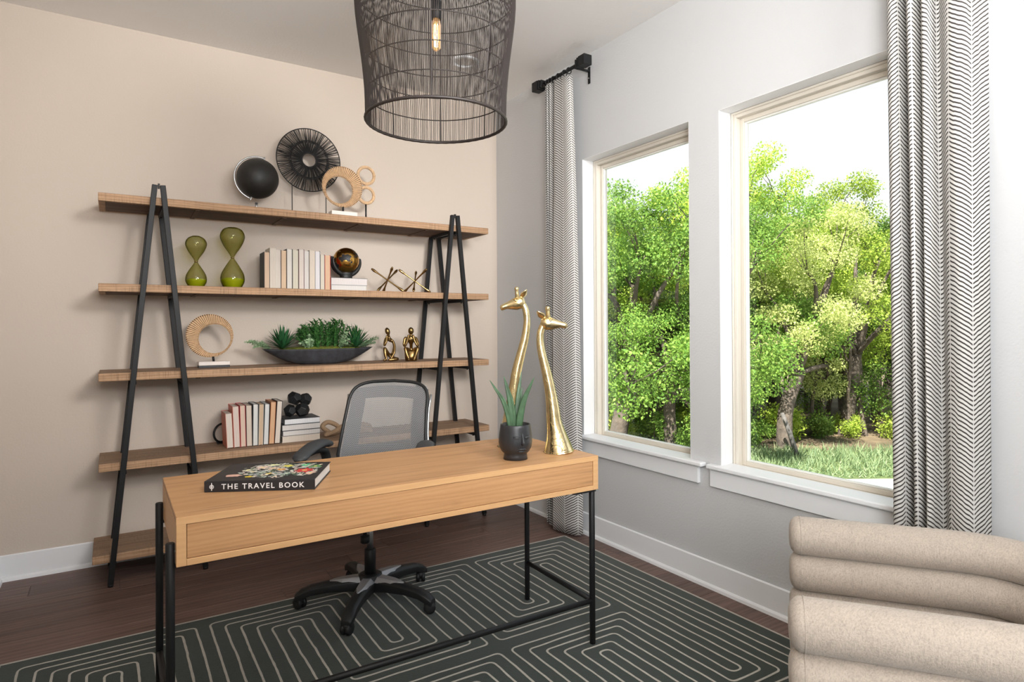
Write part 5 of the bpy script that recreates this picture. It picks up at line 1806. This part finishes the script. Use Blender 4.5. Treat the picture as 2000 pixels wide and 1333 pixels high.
# ------------------------------------------------------------------ outdoors beyond the windows
GZ = -1.2
def rotp(w_, s_):
    """point on the ground: w_ metres out along the camera heading, s_ metres to its right"""
    return Vector((CAM.x, CAM.y, 0)) + FV * w_ + RV * s_
def strip(name, w0, w1, s0, s1, z, matl, label, cat, nx=30):
    m_ = MB()
    ny = 8
    for i in range(ny + 1):
        for j in range(nx + 1):
            p = rotp(w0 + (w1 - w0) * i / ny, s0 + (s1 - s0) * j / nx)
            m_.v.append((p.x, p.y, z + 0.0 * i))
    for i in range(ny):
        for j in range(nx):
            a = i * (nx + 1) + j
            m_.f.append((a, a + 1, a + nx + 2, a + nx + 1)); m_.m.append(0)
    o = m_.build(name, matl)
    tag(o, label, cat)
    return o
gnd = MB()
gnd.add([(0.6, -40, GZ - .02), (70, -40, GZ - .02), (70, 60, GZ - .02), (0.6, 60, GZ - .02)], [(0, 1, 2, 3)])
tag(gnd.build('ground', M['ground']), 'brown leaf litter ground under the trees outside the windows', 'ground')
strip('pavement', 5.0, 10.32, -2, 30, GZ - .004, M['pavement'], 'pale concrete pavement at the bottom of the right window', 'pavement')
strip('lawn', 10.32, 12.6, -6, 30, GZ - .008, M['lawn'], 'green grass strip between the pavement and the trees', 'lawn')

def leaves_mesh(name, centres, radii, count, size, seed, flat=0.75, matl=None):
    """a crown: leaves spread through and over overlapping clumps; each leaf is a folded two-triangle pair"""
    g = np.random.default_rng(seed)
    k = len(centres)
    wts = np.array(radii) ** 2
    idx = g.choice(k, count, p=wts / wts.sum())
    C_ = np.array(centres)[idx]
    R_ = np.array(radii)[idx]
    d = g.normal(size=(count, 3))
    d /= np.linalg.norm(d, axis=1)[:, None]
    rad = (g.random(count) ** 0.42)
    p = C_ + d * (R_ * rad)[:, None] * np.array([1, 1, flat])
    ax = g.normal(size=(count, 3)) + d * 0.6 + np.array([0, 0, -0.25])
    ax /= np.linalg.norm(ax, axis=1)[:, None]
    up = d * 0.8 + np.array([0, 0, 0.9]) + g.normal(size=(count, 3)) * 0.55
    sd_ = np.cross(ax, up)
    sd_ /= np.linalg.norm(sd_, axis=1)[:, None] + 1e-9
    up = np.cross(sd_, ax)
    s_ = size * (0.65 + 0.7 * g.random(count))[:, None]
    v0 = p
    v1 = p + ax * s_ * 0.5 + sd_ * s_ * 0.30 + up * s_ * 0.08
    v2 = p + ax * s_
    v3 = p + ax * s_ * 0.5 - sd_ * s_ * 0.30 + up * s_ * 0.08
    V = np.stack([v0, v1, v2, v3], 1).reshape(-1, 3)
    me = bpy.data.meshes.new(name)
    n = count
    me.vertices.add(4 * n)
    me.vertices.foreach_set('co', V.astype(np.float32).ravel())
    me.loops.add(6 * n)
    base = np.arange(n)[:, None] * 4
    tri = (base + np.array([0, 1, 2, 0, 2, 3])[None]).ravel()
    me.loops.foreach_set('vertex_index', tri.astype(np.int32))
    me.polygons.add(2 * n)
    me.polygons.foreach_set('loop_start', (np.arange(2 * n) * 3).astype(np.int32))
    me.polygons.foreach_set('loop_total', np.full(2 * n, 3, np.int32))
    me.update()
    me.validate()
    me.materials.append(matl)
    return me

def tree_proto(seed, hgt, spread, matl, leaf, count, lean=0.0, trunk_r=0.16, low=0.3, clumps=13):
    """trunk with forking limbs and a crown of clumps around the limb ends"""
    g = random.Random(seed)
    tr = MB()
    fork = hgt * g.uniform(.28, .38)
    f0 = Vector((lean, g.uniform(-.2, .2), fork))
    tr.tube(spline([(0, 0, -0.15), (lean * .35 + g.uniform(-.1, .1), 0, fork * .5), f0], 5), [trunk_r * q for q in np.linspace(1.15, .8, 11)], 9)
    cs, rs = [], []
    for i in range(clumps):
        az = 2 * pi * (i + g.uniform(-.3, .3)) / clumps * 2.0
        f_ = i / (clumps - 1)
        zc = hgt * (low + (0.93 - low) * (f_ ** .9)) * g.uniform(.94, 1.04)
        rr_ = spread * (0.95 - 0.62 * max(0, f_ - .35)) * g.uniform(.55, 1.0)
        e = Vector((cos(az) * rr_ + lean * 1.5, sin(az) * rr_, zc))
        mid_ = f0.lerp(e, .5) + Vector((g.uniform(-.3, .3), g.uniform(-.3, .3), g.uniform(.1, .5)))
        tr.tube(spline([f0, mid_, e], 4), [trunk_r * q for q in np.linspace(.45, .10, 9)], 6)
        for q in range(3):
            e2 = e + Vector((g.uniform(-.7, .7), g.uniform(-.7, .7), g.uniform(.2, .75)))
            tr.tube([mid_.lerp(e, .7), e.lerp(e2, .5), e2], [trunk_r * .10, trunk_r * .07, trunk_r * .03], 4)
            cs.append(tuple(e2)); rs.append(g.uniform(.28, .5) * spread * .42)
        cs.append(tuple(e)); rs.append(g.uniform(.40, .62) * spread * .48)
    me_l = leaves_mesh('foliage', cs, rs, count, leaf, seed, matl=matl)
    return tr, me_l
trunks, leafs = [], []
SPEC = [('leaf_bright', 5.55, 2.2, 0.060, 34000, 0.15, 0.17, 0.34), ('leaf_bright', 5.8, 2.1, 0.058, 34000, -0.3, 0.14, 0.30),
        ('leaf_pale', 4.5, 1.9, 0.048, 36000, 0.35, 0.15, 0.26), ('leaf_deep', 4.9, 2.3, 0.058, 36000, -0.25, 0.16, 0.16)]
for i, (mk, hg, sp, lf, ct, ln_, tr_, lo) in enumerate(SPEC):
    tr, ml = tree_proto(40 + i, hg, sp, M[mk], lf, ct, ln_, tr_, lo)
    me = bpy.data.meshes.new('trunk')
    me.from_pydata(tr.v, [], tr.f)
    me.materials.append(M['bark'])
    me.polygons.foreach_set('use_smooth', [True] * len(me.polygons))
    trunks.append(me); leafs.append(ml)
def tree(kind, w_, s_, sc, rz, label, group, szz=1.0):
    p = rotp(w_, s_)
    t = thing('tree', label, 'tree', (p.x, p.y, GZ), rz, group)
    t.scale = (sc, sc, sc * szz)
    for nm, me in (('trunk', trunks[kind]), ('foliage', leafs[kind])):
        o = bpy.data.objects.new(nm, me)
        COL.objects.link(o)
        o.parent = t
        if nm == 'foliage':
            o['kind'] = 'stuff'
    return t
front = [(1, 16.2, 6.0, 0.98, 1.9, 'tree top seen behind the pale olive tree in the middle of the right window'),
         (2, 12.9, 5.6, 1.0, 0.3, 'pale olive tree in front of the others, centre of the right window'),
         (3, 13.3, 4.1, 1.0, 1.2, 'tree with a dark trunk at the left edge of the right window'),
         (1, 14.6, 7.7, 1.0, 2.2, 'tree behind the herringbone curtain edge of the right window'),
         (0, 15.2, 5.0, 0.90, 4.0, 'tall bright green tree behind the pale olive one, right window'),
         (1, 15.8, 6.8, 1.08, 5.1, 'tall yellow-green tree, right half of the right window'),
         (3, 13.2, 2.15, 1.13, 2.8, 'full green tree filling the left half of the left window'),
         (0, 14.8, 3.6, 1.08, 0.9, 'bright tree at the right edge of the left window'),
         (3, 12.9, 3.3, 0.84, 4.4, 'low dark green tree at the bottom right of the left window')]
for k, w_, s_, sc, rz, lb in front:
    tree(k, w_, s_, sc, rz, lb, None)
gt = random.Random(9)
i = 0
for w_ in (16.5, 19.0, 22.0):
    for q in range(7 if w_ < 17 else 8):
        s_ = -1.5 + q * 1.9 + gt.uniform(-.5, .5) + (w_ - 16) * .15
        tree((3, 0, 3, 1)[i % 4], w_ + gt.uniform(-.5, .5), s_, gt.uniform(.86, 1.02), gt.uniform(0, 6), 'green tree in the dense wood behind the front trees', 'trees of the wood behind')
        i += 1
for w_, s_ in ((14.5, 10.0), (15.5, 12.2), (14.0, -1.0), (14.5, -3.0), (15.5, 14.5)):
    tree(i % 4, w_, s_, 1.0, gt.uniform(0, 6), 'green tree of the wood outside, beyond the edges of the windows', 'trees beyond the window edges')
    i += 1

# thin bare stems in the shade, leaning pale stem
sm = MB()
sm.tube(spline([(0, 0, -.1), (.05, .03, .9), (-.03, .02, 1.9), (.06, -.02, 3.0)], 4), list(np.linspace(.055, .022, 13)), 6)
sm.tube([(0, .02, 1.5), (.25, .1, 2.1), (.4, .15, 2.8)], [.025, .018, .010], 5)
me_s = bpy.data.meshes.new('stem')
me_s.from_pydata(sm.v, [], sm.f)
me_s.materials.append(M['bark'])
for q in range(44):
    p = rotp(gt.uniform(14.0, 18.5), gt.uniform(1.2, 9.6))
    o = bpy.data.objects.new('bare_stem', me_s)
    COL.objects.link(o)
    o.location = (p.x, p.y, GZ)
    o.rotation_euler = (gt.uniform(-.14, .14), gt.uniform(-.14, .14), gt.uniform(0, 6))
    o.scale = (gt.uniform(.7, 1.3),) * 2 + (gt.uniform(.75, 1.0),)
    tag(o, 'thin bare stem in the shade under the trees', 'stem', 'bare stems under the trees')
p = rotp(12.25, 5.58)
lm = MB().tube([(0, 0, -.1), tuple(RV * -0.16 + Vector((0, 0, .42))), tuple(RV * -0.31 + Vector((0, 0, .82)))], [.052, .047, .036], 8)
o = lm.build('leaning_stem', M['bark_pale'], None, True)
o.location = (p.x, p.y, GZ)
tag(o, 'grey leaning broken stem low in the right window', 'stem')

# undergrowth
sh_me = []
for q in range(2):
    g = random.Random(70 + q)
    cs = [(g.uniform(-.45, .45), g.uniform(-.4, .4), g.uniform(.15, .55)) for _ in range(9)]
    sh_me.append(leaves_mesh('foliage', cs, [g.uniform(.18, .34) for _ in cs], 2600, 0.065, 80 + q, 0.9, M['leaf_bright' if q == 0 else 'leaf_deep']))
for q in range(20):
    w_ = gt.uniform(12.6, 14.6)
    s_ = gt.uniform(1.0, 9.2)
    if 4.5 < s_ < 5.6 and w_ < 13:
        continue
    p = rotp(w_, s_)
    t = thing('shrub', 'low leafy shrub at the edge of the wood outside', 'shrub', (p.x, p.y, GZ), gt.uniform(0, 6), 'shrubs at the edge of the wood')
    sc = gt.uniform(.55, 1.05)
    t.scale = (sc, sc, sc)
    o = bpy.data.objects.new('foliage', sh_me[q % 2]); COL.objects.link(o); o.parent = t; o['kind'] = 'stuff'
    o = bpy.data.objects.new('stem', me_s); COL.objects.link(o); o.parent = t; o.scale = (.3, .3, .2)
# grass blades with small pale flowers
gg = np.random.default_rng(4)
n = 9000
wv_ = 10.36 + 2.4 * gg.random(n)
sv_ = 3.0 + 8.5 * gg.random(n)
P0 = np.array([rotp(a, b)[:] for a, b in zip(wv_, sv_)])
P0[:, 2] = GZ
hgt = (0.05 + 0.15 * gg.random(n) * np.clip((wv_ - 10.2) / 1.2, .15, 1))[:, None]
az = gg.random(n) * 6.283
sd_ = np.stack([np.cos(az), np.sin(az), np.zeros(n)], 1) * 0.012
ln2 = np.stack([gg.normal(size=n) * .06, gg.normal(size=n) * .06, np.zeros(n)], 1)
tip = P0 + ln2 + hgt * np.array([0, 0, 1])
V = np.stack([P0 - sd_, P0 + sd_, tip], 1).reshape(-1, 3)
me = bpy.data.meshes.new('grass')
me.from_pydata(V.tolist(), [], (np.arange(n * 3).reshape(-1, 3)).tolist())
me.materials.append(M['grass'])
o = bpy.data.objects.new('grass', me); COL.objects.link(o)
tag(o, 'tall grass blades along the pavement edge outside', 'grass'); o['kind'] = 'stuff'
